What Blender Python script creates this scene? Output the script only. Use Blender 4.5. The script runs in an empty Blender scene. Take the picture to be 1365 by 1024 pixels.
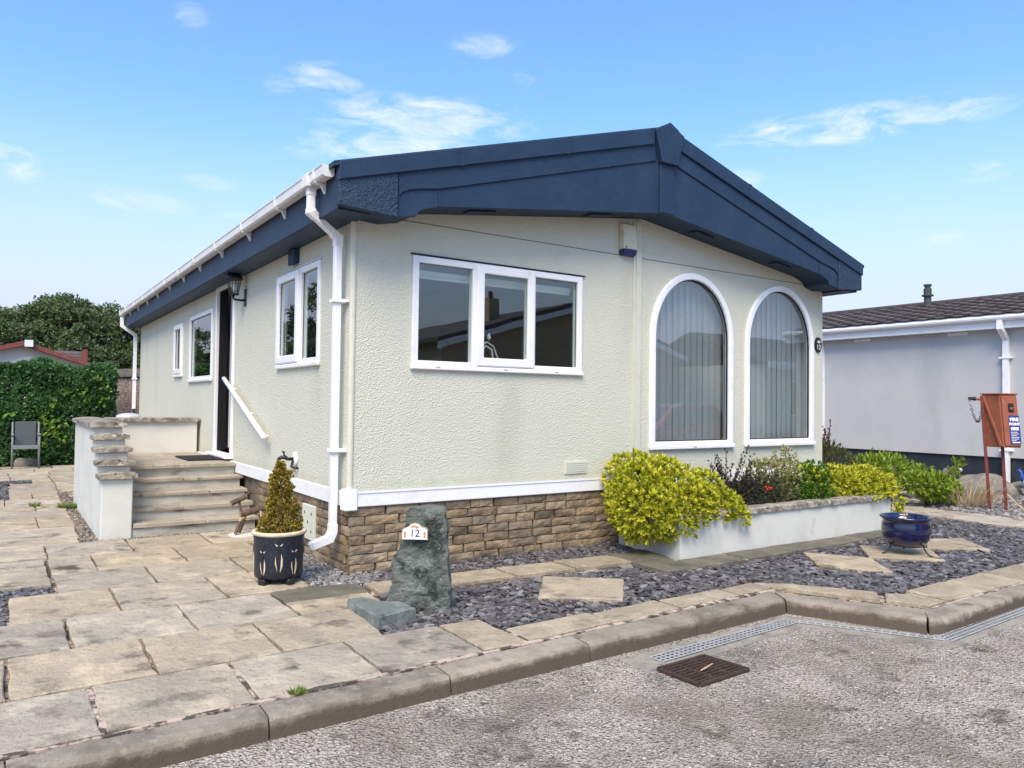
import bpy, bmesh, math, random
import numpy as np
from mathutils import Vector, Matrix, noise as mnoise
R = math.radians
random.seed(7); rng = np.random.default_rng(7)
scn = bpy.context.scene
col = scn.collection

# ------------------------------------------------------------------ camera
cam = bpy.data.cameras.new('camera'); cam.sensor_width = 36; cam.lens = 36*1009.79/1365
cam.clip_start = .05; cam.clip_end = 2000
camo = bpy.data.objects.new('camera', cam); col.objects.link(camo)
yaw, pit, roll = R(34.0166), R(1.5051), R(.7149)
fw = Vector((math.sin(yaw)*math.cos(pit), math.cos(yaw)*math.cos(pit), math.sin(pit)))
rt = Vector((math.cos(yaw), -math.sin(yaw), 0)); up = rt.cross(fw)
rt2 = rt*math.cos(roll)+up*math.sin(roll); up2 = up*math.cos(roll)-rt*math.sin(roll)
CAM = Vector((-2.2466, -5.5661, 1.31))
camo.matrix_world = Matrix(((rt2.x, up2.x, -fw.x, CAM.x), (rt2.y, up2.y, -fw.y, CAM.y), (rt2.z, up2.z, -fw.z, CAM.z), (0, 0, 0, 1)))
scn.camera = camo

# ------------------------------------------------------------------ sky, sun, exposure
SUN_EL, SUN_AZ = R(52), R(222)            # azimuth clockwise from +Y: sun behind and left of the camera
w = bpy.data.worlds.new('World'); scn.world = w; w.use_nodes = True
nt = w.node_tree; N = nt.nodes; L = nt.links; N.clear()
def nd(t, **k):
    n = N.new(t)
    for a, b in k.items(): setattr(n, a, b)
    return n
def vm(op, a, b=None):
    n = nd('ShaderNodeVectorMath', operation=op); L.new(a, n.inputs[0])
    if b is not None:
        if isinstance(b, (tuple, Vector)): n.inputs[1].default_value = b
        else: L.new(b, n.inputs[1])
    return n
def ma(op, a, b=None, c=None, clamp=False):
    n = nd('ShaderNodeMath', operation=op, use_clamp=clamp)
    for i, x in enumerate((a, b, c)):
        if x is None: continue
        if isinstance(x, (int, float)): n.inputs[i].default_value = x
        else: L.new(x, n.inputs[i])
    return n.outputs[0]
out = nd('ShaderNodeOutputWorld'); bg = nd('ShaderNodeBackground'); L.new(bg.outputs[0], out.inputs[0])
sky = nd('ShaderNodeTexSky', sky_type='NISHITA', sun_disc=False, sun_elevation=SUN_EL, sun_rotation=SUN_AZ,
         air_density=1.0, dust_density=.6, ozone_density=1.6, altitude=0)
bg.inputs[1].default_value = .15
tc = nd('ShaderNodeTexCoord'); D = tc.outputs['Generated']
nz = nd('ShaderNodeTexNoise'); nz.inputs['Scale'].default_value = 15; nz.inputs['Detail'].default_value = 7; nz.inputs['Roughness'].default_value = .66; nz.inputs['Distortion'].default_value = .5
mp = nd('ShaderNodeMapping'); mp.inputs['Scale'].default_value = (1, 1, 3.2); L.new(D, mp.inputs[0]); L.new(mp.outputs[0], nz.inputs[0])
# clouds: (azimuth deg from +Y, elevation deg, half width deg, half height deg, density)
clouds = [(27, 20.6, 7.8, 1.7, .85), (25.0, 18.4, 7.6, 1.5, .85), (19.8, 22.7, 2.6, 1.1, .7), (31.5, 25.5, 2.6, .8, .6), (58.4, 19.0, 8.6, 1.3, .95),
          (-.2, 14.4, 2.0, 1.4, .9), (63.5, 11.2, 1.8, .7, .6), (7.5, 13.2, 3.4, .8, .45), (14.3, 12.9, 1.7, .5, .4), (12, 15, 2, .6, .35), (50, 16, 2.4, 1, .5), (66, 15, 1.9, .7, .45),
          (10.5, 25.2, 1.2, .8, .45), (16.5, 22, 1.2, .7, .4), (34.5, 23.4, 1.0, .6, .4),
          (100, 17, 9, 2, .8), (128, 24, 8, 2, .8), (150, 15, 9, 2, .8), (185, 19, 9, 2, .8), (215, 26, 8, 2, .8), (250, 16, 9, 2, .8), (290, 21, 9, 2, .8), (325, 18, 8, 2, .8), (150, 40, 10, 4, .7), (280, 45, 10, 4, .7), (40, 45, 9, 3, .6)]
tot = None
nfac = ma('MULTIPLY_ADD', nz.outputs['Fac'], 7.5, -3.62)
for az, el, hw, hh, den in clouds:
    a, e = R(az), R(el)
    c = Vector((math.sin(a)*math.cos(e), math.cos(a)*math.cos(e), math.sin(e)))
    r_ = Vector((math.cos(a), -math.sin(a), 0)); u_ = r_.cross(c)
    dx = vm('DOT_PRODUCT', D, r_/math.sin(R(hw))).outputs['Value']; dy = vm('DOT_PRODUCT', D, u_/math.sin(R(hh))).outputs['Value']
    fr = vm('DOT_PRODUCT', D, c).outputs['Value']
    d2 = ma('ADD', ma('MULTIPLY', dx, dx), ma('MULTIPLY', dy, dy))
    m = ma('SUBTRACT', 1.0, d2); m = ma('ADD', m, nfac)
    m = ma('MULTIPLY', ma('MULTIPLY', m, .40, clamp=True), ma('MULTIPLY', ma('SUBTRACT', 1.35, d2), 1.1, clamp=True))
    m = ma('MULTIPLY', ma('MULTIPLY', m, den), ma('GREATER_THAN', fr, 0))
    tot = m if tot is None else ma('MAXIMUM', tot, m)
sepz = nd('ShaderNodeSeparateXYZ'); L.new(D, sepz.inputs[0])
hz = nd('ShaderNodeMapRange', interpolation_type='SMOOTHSTEP'); L.new(sepz.outputs[2], hz.inputs[0])
hz.inputs[1].default_value = .045; hz.inputs[2].default_value = .37; hz.inputs[3].default_value = 1; hz.inputs[4].default_value = .0; hzp = hz.outputs[0]
mixh = nd('ShaderNodeMixRGB'); tint = nd('ShaderNodeMixRGB', blend_type='MULTIPLY'); tint.inputs[0].default_value = 1; tint.inputs[2].default_value = (.77, .985, 1.14, 1); L.new(sky.outputs[0], tint.inputs[1]); L.new(hzp, mixh.inputs[0]); L.new(tint.outputs[0], mixh.inputs[1]); mixh.inputs[2].default_value = (2.9, 3.03, 3.75, 1)   # pale high haze near the horizon
mix = nd('ShaderNodeMixRGB'); L.new(tot, mix.inputs[0]); L.new(mixh.outputs[0], mix.inputs[1]); mix.inputs[2].default_value = (4.0, 4.15, 4.35, 1)
L.new(mix.outputs[0], bg.inputs[0])
sl = bpy.data.lights.new('sun', 'SUN'); sl.energy = 2.8; sl.angle = R(34); sl.color = (1, .845, .655)
so = bpy.data.objects.new('sun', sl); col.objects.link(so)
sd = Vector((math.sin(SUN_AZ)*math.cos(SUN_EL), math.cos(SUN_AZ)*math.cos(SUN_EL), math.sin(SUN_EL)))
so.rotation_euler = sd.to_track_quat('Z', 'Y').to_euler(); so.location = (-8, -10, 12)
vs = scn.view_settings; vs.view_transform = 'Standard'; vs.look = 'None'; vs.gamma = 1; vs.use_curve_mapping = False; vs.exposure = .80

# ------------------------------------------------------------------ materials
MATS = {}
def mat(name, base, rough=.75, layers=(), bumps=(), spec=.4, metal=0, rand=0, island=None, coat=0, trans=0, hue=0):
    """layers: (colour, noise scale, low, high, detail[, stretch xyz]); bumps: (kind, scale, strength, distance[, stretch]); island: colours picked per loose piece"""
    m = bpy.data.materials.new(name); m.use_nodes = True; t = m.node_tree; n = t.nodes; l = t.links
    b = n['Principled BSDF']; b.inputs['Roughness'].default_value = rough; b.inputs['Specular IOR Level'].default_value = spec; b.inputs['Metallic'].default_value = metal
    b.inputs['Coat Weight'].default_value = coat; b.inputs['Coat Roughness'].default_value = .06
    g = n.new('ShaderNodeNewGeometry'); oi = n.new('ShaderNodeObjectInfo')
    off = n.new('ShaderNodeVectorMath'); off.operation = 'MULTIPLY_ADD'; l.new(oi.outputs['Random'], off.inputs[0]); off.inputs[1].default_value = (37, 53, 29) if rand else (0, 0, 0); l.new(g.outputs['Position'], off.inputs[2])
    P = off.outputs[0]
    def tex(scale, detail, stretch=None, kind='noise'):
        v = P
        if stretch:
            k = n.new('ShaderNodeVectorMath'); k.operation = 'MULTIPLY'; l.new(P, k.inputs[0]); k.inputs[1].default_value = stretch; v = k.outputs[0]
        if kind == 'noise':
            x = n.new('ShaderNodeTexNoise'); x.inputs['Scale'].default_value = scale; x.inputs['Detail'].default_value = detail; x.inputs['Roughness'].default_value = .6; l.new(v, x.inputs['Vector']); return x.outputs['Fac']
        x = n.new('ShaderNodeTexVoronoi'); x.inputs['Scale'].default_value = scale; l.new(v, x.inputs['Vector'])
        return x.outputs['Distance'] if kind == 'voronoi' else x.outputs['Color']
    c = None
    if island:
        rp = n.new('ShaderNodeValToRGB'); rp.color_ramp.interpolation = 'LINEAR'
        while len(rp.color_ramp.elements) < len(island): rp.color_ramp.elements.new(.5)
        for i, cc in enumerate(island):
            rp.color_ramp.elements[i].position = i/(len(island)-1); rp.color_ramp.elements[i].color = (*cc, 1)
        l.new(g.outputs['Random Per Island'], rp.inputs[0]); c = rp.outputs[0]
    for ly in layers:
        colr, sc, lo, hi, de = ly[:5]; st = ly[5] if len(ly) > 5 else None
        f = tex(sc, de, st)
        r = n.new('ShaderNodeMapRange'); l.new(f, r.inputs[0]); r.inputs[1].default_value = lo; r.inputs[2].default_value = hi
        x = n.new('ShaderNodeMixRGB'); l.new(r.outputs[0], x.inputs[0])
        if c is None: x.inputs[1].default_value = (*base, 1)
        else: l.new(c, x.inputs[1])
        x.inputs[2].default_value = (*colr, 1); c = x.outputs[0]
    if rand:
        h = n.new('ShaderNodeHueSaturation')
        r = n.new('ShaderNodeMapRange'); l.new(oi.outputs['Random'], r.inputs[0]); r.inputs[3].default_value = 1-rand; r.inputs[4].default_value = 1+rand; l.new(r.outputs[0], h.inputs['Value'])
        if hue:
            r2 = n.new('ShaderNodeMath'); r2.operation = 'MULTIPLY'; l.new(oi.outputs['Random'], r2.inputs[0]); r2.inputs[1].default_value = 7.31
            r3 = n.new('ShaderNodeMath'); r3.operation = 'FRACT'; l.new(r2.outputs[0], r3.inputs[0])
            r4 = n.new('ShaderNodeMapRange'); l.new(r3.outputs[0], r4.inputs[0]); r4.inputs[3].default_value = 1-hue; r4.inputs[4].default_value = 1+hue; l.new(r4.outputs[0], h.inputs['Saturation'])
        if c is None: h.inputs['Color'].default_value = (*base, 1)
        else: l.new(c, h.inputs['Color'])
        c = h.outputs[0]
    if c is None: b.inputs['Base Color'].default_value = (*base, 1)
    else: l.new(c, b.inputs['Base Color'])
    prev = None
    for bp in bumps:
        kind, sc, stg, dist = bp[:4]; st = bp[4] if len(bp) > 4 else None
        bn = n.new('ShaderNodeBump'); bn.inputs['Strength'].default_value = stg; bn.inputs['Distance'].default_value = dist
        l.new(tex(sc, 6, st, kind), bn.inputs['Height'])
        if prev: l.new(prev, bn.inputs['Normal'])
        prev = bn.outputs[0]
    if prev: l.new(prev, b.inputs['Normal'])
    if trans:
        tr = n.new('ShaderNodeBsdfTranslucent'); ms = n.new('ShaderNodeMixShader'); ms.inputs[0].default_value = trans
        if c is None: tr.inputs[0].default_value = (*base, 1)
        else: l.new(c, tr.inputs[0])
        l.new(b.outputs[0], ms.inputs[1]); l.new(tr.outputs[0], ms.inputs[2]); l.new(ms.outputs[0], n['Material Output'].inputs[0])
    MATS[name] = m; return m
def glass(name, tint=(.9, .95, .93), ior=2.7, dark=None):
    m = bpy.data.materials.new(name); m.use_nodes = True; t = m.node_tree; n = t.nodes; l = t.links; n.remove(n['Principled BSDF'])
    fr = n.new('ShaderNodeFresnel'); fr.inputs[0].default_value = ior
    g = n.new('ShaderNodeBsdfGlossy'); g.inputs['Roughness'].default_value = .008; g.inputs[0].default_value = (.95, .97, 1, 1)
    tr = n.new('ShaderNodeBsdfTransparent'); tr.inputs[0].default_value = (*tint, 1)
    tc_ = n.new('ShaderNodeTexNoise'); tc_.inputs['Scale'].default_value = 1.6; ge = n.new('ShaderNodeNewGeometry'); l.new(ge.outputs['Position'], tc_.inputs[0])
    bu = n.new('ShaderNodeBump'); bu.inputs['Strength'].default_value = .035; bu.inputs['Distance'].default_value = .02; l.new(tc_.outputs[0], bu.inputs['Height']); l.new(bu.outputs[0], g.inputs['Normal'])
    ge2 = n.new('ShaderNodeNewGeometry'); inv = n.new('ShaderNodeMath'); inv.operation = 'SUBTRACT'; inv.inputs[0].default_value = 1; l.new(ge2.outputs['Backfacing'], inv.inputs[1]); mu = n.new('ShaderNodeMath'); mu.operation = 'MULTIPLY'; l.new(inv.outputs[0], mu.inputs[0]); l.new(fr.outputs[0], mu.inputs[1])
    ms = n.new('ShaderNodeMixShader'); l.new(mu.outputs[0], ms.inputs[0]); l.new(tr.outputs[0], ms.inputs[1]); l.new(g.outputs[0], ms.inputs[2]); l.new(ms.outputs[0], n['Material Output'].inputs[0])
    MATS[name] = m; return m

WALL = mat('render_cream', (.66, .655, .54), .9, [((.45, .44, .36), 95, .60, .72, 3), ((.645, .64, .525), 2.2, .45, .7, 6), ((.50, .495, .39), 1.1, .58, .92, 9, (1, 1, .22))], [('voronoi', 95, .9, .0065), ('noise', 190, .7, .0035)], spec=.2)
TRIMC = mat('trim_cream', (.62, .62, .52), .75, [((.52, .52, .42), 6, .5, .75, 6)], [('noise', 90, .3, .004)], spec=.25)
NAVY = mat('navy_paint', (.014, .035, .076), .55, [((.020, .045, .088), 3.5, .42, .7, 8), ((.012, .028, .06), 9, .55, .75, 6), ((.075, .095, .14), 40, .66, .76, 4)], [('noise', 55, .4, .006), ('noise', 9, .35, .012)], spec=.35)
NAVYR = mat('navy_roughcast', (.020, .044, .082), .55, [((.036, .070, .118), 30, .5, .7, 6)], [('noise', 45, 1, .016), ('voronoi', 60, .5, .008)], spec=.3)
UPVC = mat('white_upvc', (.86, .86, .87), .35, [((.70, .70, .69), 5, .55, .8, 5)], [], spec=.4)
UPVCD = mat('weathered_upvc', (.74, .74, .72), .5, [((.50, .49, .45), 14, .52, .78, 8, (1, .25, 1)), ((.28, .27, .24), 33, .66, .8, 6)], [], spec=.35)
RUBBER = mat('black_rubber', (.012, .012, .013), .6)
GLASS = glass('window_glass')
GLASSA = glass('arch_glass', (.94, .97, .98), 2.95)
BLIND = mat('blind_fabric', (.52, .54, .53), .85, [((.47, .49, .48), 40, .45, .6, 3)], rand=.05, trans=.25)
CURT = mat('white_blind', (.78, .78, .78), .7)
MAUVE = mat('mauve_ceiling', (.42, .38, .42), .8)
SEAM = mat('seam_grey', (.20, .195, .165), .9)  # plain grey of the wall panel joints
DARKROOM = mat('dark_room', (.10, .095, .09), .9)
DOORB = mat('black_door', (.012, .013, .015), .28, [((.02, .02, .022), 6, .4, .7, 4)], spec=.5)
BRICK = mat('stone_brick', (.33, .25, .165), .92, [((.235, .175, .112), 9, .42, .68, 7), ((.43, .345, .235), 22, .55, .75, 6), ((.115, .096, .073), 2.6, .50, .66, 9), ((.05, .045, .04), 45, .62, .74, 5)], [('noise', 38, .9, .012), ('noise', 150, .5, .004)], spec=.15, rand=.17, hue=.10)
MORTAR = mat('mortar', (.22, .18, .135), .95, [((.12, .10, .08), 8, .45, .65, 6)], [('noise', 80, .6, .006)], spec=.1)
PAVE = mat('sandstone_paving', (.42, .355, .265), .88, [((.34, .29, .225), 2.6, .43, .68, 9), ((.54, .455, .33), 4.5, .50, .66, 9), ((.185, .155, .12), 5, .55, .68, 11), ((.10, .085, .068), 2.2, .64, .72, 10), ((.12, .10, .082), 55, .63, .70, 5), ((.56, .50, .42), 110, .66, .74, 3)], [('noise', 7, .8, .040), ('noise', 26, .8, .018), ('noise', 110, .7, .006)], spec=.22, rand=.12, hue=.15)
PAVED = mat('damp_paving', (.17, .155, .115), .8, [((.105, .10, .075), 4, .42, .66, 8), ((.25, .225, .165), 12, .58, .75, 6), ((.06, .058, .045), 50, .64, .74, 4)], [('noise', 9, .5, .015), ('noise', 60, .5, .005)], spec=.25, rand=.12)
PAVES = mat('sandstone_strip', (.405, .34, .245), .88, [((.31, .255, .18), 4, .42, .62, 9), ((.50, .43, .32), 9, .55, .70, 8), ((.17, .145, .11), 6, .60, .74, 10), ((.20, .17, .13), 50, .62, .70, 5)], [('noise', 10, .8, .025), ('noise', 40, .7, .010), ('noise', 130, .6, .004)], spec=.2, rand=.14)
JOINT = mat('jointing', (.105, .09, .072), .95, [((.52, .40, .33), 5.5, .50, .56, 7), ((.05, .045, .038), 26, .52, .62, 6)], [('noise', 60, .8, .012)], spec=.1)
PINK = mat('pink_mortar', (.54, .425, .345), .92, [((.42, .33, .26), 18, .45, .65, 6), ((.10, .085, .068), 9, .47, .55, 9)], [('noise', 55, .7, .01)], spec=.1)
KERB = mat('kerb_concrete', (.335, .285, .225), .93, [((.17, .145, .115), 3, .45, .68, 9, (1, 1, 2.2)), ((.37, .325, .265), 16, .55, .72, 8), ((.065, .056, .046), 5, .57, .72, 9), ((.48, .44, .37), 120, .67, .74, 3), ((.08, .075, .065), 90, .64, .72, 3)], [('noise', 60, .7, .006), ('noise', 180, .7, .004)], spec=.18, rand=.12)
def grime_shade(m, z0, z1, colr):     # ragged low dark tone: splash dirt, and shade painted onto the upright kerb faces
    t = m.node_tree; n = t.nodes; l = t.links; b = n['Principled BSDF']; src = b.inputs['Base Color'].links[0].from_socket
    g = n.new('ShaderNodeNewGeometry'); sp = n.new('ShaderNodeSeparateXYZ'); l.new(g.outputs['Position'], sp.inputs[0])
    no = n.new('ShaderNodeTexNoise'); no.inputs['Scale'].default_value = 9; no.inputs['Detail'].default_value = 12; no.inputs['Roughness'].default_value = .72; l.new(g.outputs['Position'], no.inputs[0])
    a = n.new('ShaderNodeMath'); a.operation = 'MULTIPLY_ADD'; l.new(no.outputs[0], a.inputs[0]); a.inputs[1].default_value = .13; l.new(sp.outputs[2], a.inputs[2])
    r = n.new('ShaderNodeMapRange'); l.new(a.outputs[0], r.inputs[0]); r.inputs[1].default_value = z1+.065; r.inputs[2].default_value = z0+.065
    x = n.new('ShaderNodeMixRGB'); l.new(r.outputs[0], x.inputs[0]); l.new(src, x.inputs[1]); x.inputs[2].default_value = (*colr, 1); l.new(x.outputs[0], b.inputs['Base Color'])
grime_shade(KERB, -.05, -.012, (.115, .090, .068)); grime_shade(WALL, .60, .70, (.50, .49, .385))
ASPH = mat('worn_asphalt', (.47, .405, .335), .94, [((.59, .515, .435), 1.7, .42, .66, 8), ((.25, .222, .19), 3.1, .50, .70, 9), ((.70, .67, .62), 75, .58, .66, 2), ((.085, .072, .06), 58, .57, .64, 3), ((.40, .31, .215), 40, .66, .74, 3), ((.06, .052, .045), 120, .62, .68, 2), ((.60, .57, .53), 150, .62, .68, 2), ((.315, .27, .22), 1.25, .475, .62, 12), ((.20, .17, .138), 5.5, .575, .67, 12)], [('voronoi', 70, 1, .022), ('noise', 50, .8, .014)], spec=.2)
STONES = mat('road_grit', (.3, .3, .3), .85, island=[(.07, .062, .055), (.40, .36, .31), (.46, .42, .36), (.16, .135, .11), (.52, .48, .43), (.30, .26, .22)], bumps=[('noise', 200, .3, .002)], spec=.25)
GRITD = mat('gutter_grit', (.3, .3, .3), .9, island=[(.05, .042, .034), (.20, .165, .125), (.10, .085, .068), (.36, .31, .25), (.075, .06, .048)], bumps=[('noise', 200, .3, .002)], spec=.2)
CEMENT = mat('channel_cement', (.33, .30, .25), .93, [((.21, .19, .15), 6, .45, .66, 8), ((.10, .09, .075), 20, .58, .7, 6)], [('noise', 60, .6, .008)], spec=.15)
GALV = mat('galvanised_steel', (.50, .50, .49), .55, [((.36, .36, .35), 16, .45, .7, 6)], metal=.25, spec=.4)
DRAINSHADE = mat('drain_shade', (.010, .010, .009), .9)  # black sheets close under the bars, painting the unlit depth of the drains
RUST = mat('rusty_iron', (.060, .038, .030), .8, [((.105, .060, .042), 18, .48, .68, 7), ((.04, .026, .022), 40, .55, .7, 5)], [('noise', 120, .5, .003)], metal=.2)
SLATE = mat('slate_chips', (.1, .1, .1), .62, island=[(.064, .062, .068), (.142, .136, .142), (.084, .076, .081), (.25, .24, .24), (.108, .090, .093), (.034, .032, .035)], layers=[], bumps=[('noise', 90, .4, .003)], spec=.45)
GREYCH = mat('grey_chips', (.1, .1, .1), .7, island=[(.11, .11, .115), (.24, .235, .235), (.36, .35, .34), (.16, .155, .16), (.48, .46, .43)], bumps=[('noise', 90, .4, .003)], spec=.35)
PEBB = mat('pebbles', (.1, .1, .1), .8, island=[(.10, .085, .07), (.28, .22, .17), (.16, .13, .105), (.42, .37, .31), (.08, .07, .06)], bumps=[('noise', 90, .4, .003)])
BED = mat('bedding_soil', (.045, .042, .046), .95, [((.08, .072, .068), 20, .45, .65, 5)], [('noise', 70, .8, .015)], spec=.1)
SOIL = mat('garden_soil', (.15, .125, .10), .95, [((.27, .235, .19), 2.4, .45, .66, 8), ((.075, .062, .05), 8, .5, .7, 8)], [('noise', 40, .9, .02)], spec=.1)
RENDW = mat('white_render', (.66, .64, .60), .85, [((.56, .535, .49), 2.3, .45, .72, 8), ((.44, .41, .36), 1.6, .60, .78, 9, (1, 1, .4))], [('noise', 30, .25, .005)], spec=.2)
RENDG = mat('grey_white_render', (.65, .65, .595), .82, [((.56, .56, .51), 2.6, .45, .7, 7), ((.44, .37, .29), 3.1, .66, .76, 4), ((.40, .40, .37), 5, .62, .78, 8)], [('noise', 30, .22, .004)], spec=.22)
RISER = mat('stained_riser', (.56, .54, .48), .85, [((.40, .37, .31), 4, .45, .68, 8, (.5, 1, 1.6)), ((.19, .165, .13), 6, .57, .72, 8, (.6, 1, 2.4))], [('noise', 30, .35, .006)], spec=.2)
STEPST = mat('step_flag', (.40, .35, .275), .86, [((.27, .235, .185), 3.5, .45, .67, 8, (.6, 1, 1)), ((.50, .445, .355), 7, .54, .72, 7), ((.14, .12, .095), 12, .60, .74, 7)], [('noise', 14, .6, .014), ('noise', 90, .4, .004)], spec=.2, rand=.1)
COPE = mat('weathered_coping', (.36, .32, .26), .9, [((.17, .15, .125), 9, .42, .6, 8), ((.55, .51, .45), 17, .56, .66, 7), ((.085, .075, .065), 26, .57, .66, 6)], [('noise', 30, .9, .014), ('noise', 110, .5, .004)], spec=.15, rand=.1)
GSLATE = mat('green_slate', (.125, .140, .122), .72, [((.195, .22, .195), 6, .46, .62, 10, (1, 1, 1.8)), ((.030, .042, .036), 9, .50, .62, 10), ((.30, .33, .29), 34, .62, .72, 6), ((.14, .10, .07), 9, .68, .76, 5)], [('noise', 14, .9, .03, (1, 1, 1.7)), ('noise', 55, .9, .012), ('noise', 170, .5, .003)], spec=.35)
NAVYG = mat('dark_glaze', (.012, .016, .028), .42, [((.035, .04, .055), 60, .52, .66, 5)], [('noise', 80, .5, .004)], spec=.5)
CREAM = mat('cream_clay', (.68, .56, .40), .6, [((.55, .43, .29), 12, .45, .7, 5)])
BLUEG = mat('cobalt_glaze', (.004, .006, .050), .14, [((.003, .004, .028), 7, .45, .7, 4)], spec=.6, coat=.6)
BLACKM = mat('black_metal', (.014, .014, .015), .45, spec=.45)
COMPOST = mat('compost', (.05, .036, .026), .95, bumps=[('noise', 60, 1, .02)])
BARK = mat('bark', (.10, .07, .048), .9, [((.17, .125, .09), 18, .45, .65, 7, (1, 1, .3))], [('noise', 30, .9, .02, (1, 1, .3))])
CUTWOOD = mat('cut_wood', (.55, .38, .22), .8, [((.42, .28, .15), 30, .45, .65, 5)])
TWIG = mat('twig', (.16, .11, .075), .9)
def leafmat(name, cols, tr=.22, rough=.5): return mat(name, cols[0], rough, island=cols, trans=tr, spec=.35)
LGOLD = leafmat('golden_leaf', [(.24, .31, .018), (.72, .66, .05), (.42, .49, .03), (.82, .72, .12), (.58, .60, .035), (.13, .21, .02)], .30)
LDARK = leafmat('dark_leaf', [(.018, .024, .018), (.04, .045, .032), (.026, .022, .022), (.055, .06, .04)], .08)
LVAR = leafmat('variegated_leaf', [(.13, .18, .035), (.62, .57, .28), (.09, .13, .03), (.72, .67, .42), (.24, .27, .06), (.50, .48, .18)], .22)
LGREEN = leafmat('green_leaf', [(.04, .12, .018), (.10, .24, .03), (.06, .17, .02), (.16, .30, .045)], .25)
LBRIGHT = leafmat('bright_leaf', [(.14, .26, .02), (.28, .40, .035), (.40, .46, .06), (.10, .20, .02)], .28)
LJUN = leafmat('juniper_leaf', [(.045, .075, .022), (.10, .12, .035), (.15, .125, .04), (.06, .09, .03)], .1)
LRED = leafmat('red_leaf', [(.085, .014, .016), (.15, .026, .024), (.055, .012, .014), (.20, .055, .04)], .15)
LCON = leafmat('golden_conifer_leaf', [(.18, .145, .016), (.48, .37, .04), (.30, .20, .03), (.15, .07, .024), (.60, .50, .07), (.11, .11, .018)], .15)
LHEDGE = leafmat('hedge_leaf', [(.050, .145, .055), (.095, .22, .08), (.145, .29, .10), (.065, .175, .065), (.20, .34, .10)], .35)
LTREE = leafmat('tree_leaf', [(.062, .13, .062), (.12, .19, .08), (.21, .25, .10), (.09, .165, .07), (.29, .28, .12)], .34)
LGRASS = leafmat('grass_blade', [(.08, .16, .02), (.16, .24, .035), (.11, .19, .025)], .2)
LSTRAW = leafmat('straw_blade', [(.52, .40, .23), (.66, .54, .34), (.38, .28, .15)], .15)
BERRY = mat('red_flower', (.55, .02, .02), .5)
NEIGH = mat('pale_grey_wall', (.515, .517, .515), .85, [((.47, .472, .47), 1.5, .4, .7, 8), ((.40, .41, .42), .8, .56, .75, 9, (1, 1, .3))], [('noise', 70, .25, .004)], spec=.2)
DARKPL = mat('dark_plinth', (.018, .026, .036), .6, [((.03, .04, .05), 5, .45, .7, 5)])
TILE = mat('brown_tile', (.085, .068, .062), .75, [((.13, .108, .10), 10, .45, .68, 7), ((.05, .042, .04), 25, .5, .7, 5)], [('noise', 60, .5, .005)], rand=.22, spec=.3)
REDP = mat('red_oxide_paint', (.32, .105, .058), .6, [((.235, .072, .042), 6, .45, .7, 7), ((.41, .16, .09), 14, .58, .76, 6), ((.10, .045, .035), 40, .66, .76, 5)], [('noise', 60, .3, .003)], spec=.35)
REDL = mat('red_leg_paint', (.20, .05, .042), .6, [((.12, .035, .03), 12, .45, .7, 6)], spec=.3)
BLUES = mat('blue_sign', (.035, .045, .24), .45)
WHITEP = mat('white_paint', (.8, .8, .8), .5)
BLACKP = mat('black_paint', (.01, .01, .01), .5)
ORANGE = mat('orange_paint', (.72, .22, .05), .5)
GREYCH2 = mat('grey_chair_frame', (.20, .215, .225), .5)
MESHG = mat('chair_mesh', (.075, .085, .095), .8, bumps=[('noise', 300, .5, .002)])
BOULD = mat('boulder', (.25, .22, .18), .9, [((.15, .13, .105), 5, .45, .68, 8), ((.45, .41, .36), 13, .56, .74, 6)], [('noise', 14, .8, .03), ('noise', 70, .5, .006)], rand=.12)
PDASH = mat('pebbledash', (.30, .22, .19), .9, [((.12, .085, .075), 30, .5, .56, 4), ((.55, .46, .42), 38, .55, .60, 4)], [('voronoi', 42, 1, .02)])
CONC = mat('dark_concrete', (.13, .115, .10), .9, [((.20, .175, .15), 8, .45, .7, 7)], [('noise', 40, .5, .006)])
LIDG = mat('grey_lid', (.50, .51, .53), .45)
REDTILE = mat('red_roof', (.19, .055, .045), .8, [((.26, .09, .07), 6, .45, .7, 6)], [('noise', 40, .4, .006)], rand=.15)
WARMW = mat('white_wall', (.66, .64, .58), .85, [((.58, .56, .5), 2, .45, .7, 6)])
BUFF = mat('buff_brick', (.50, .38, .24), .9, [((.36, .27, .17), 12, .45, .65, 5)], [('noise', 40, .5, .01)], rand=.15)
CARRED = mat('red_car_paint', (.45, .025, .025), .25, coat=.7, spec=.5)
TYRE = mat('tyre', (.015, .015, .016), .8)
BLUEB = mat('bird_blue', (.03, .08, .30), .35)
BIRDW = mat('bird_white', (.66, .68, .72), .4, [((.10, .18, .40), 28, .55, .60, 3)])
ALARMC = mat('aged_white_plastic', (.66, .62, .46), .5, [((.52, .46, .30), 9, .5, .75, 5)])
ALARMB = mat('blue_plastic', (.02, .035, .12), .4)
MAT_ = mat('doormat_fibre', (.022, .022, .024), .95, bumps=[('noise', 180, .8, .006)])
COPPER = mat('brass', (.50, .24, .06), .4, metal=.6)
LANTG = glass('lantern_glass', (.85, .88, .88), 1.6)

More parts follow.
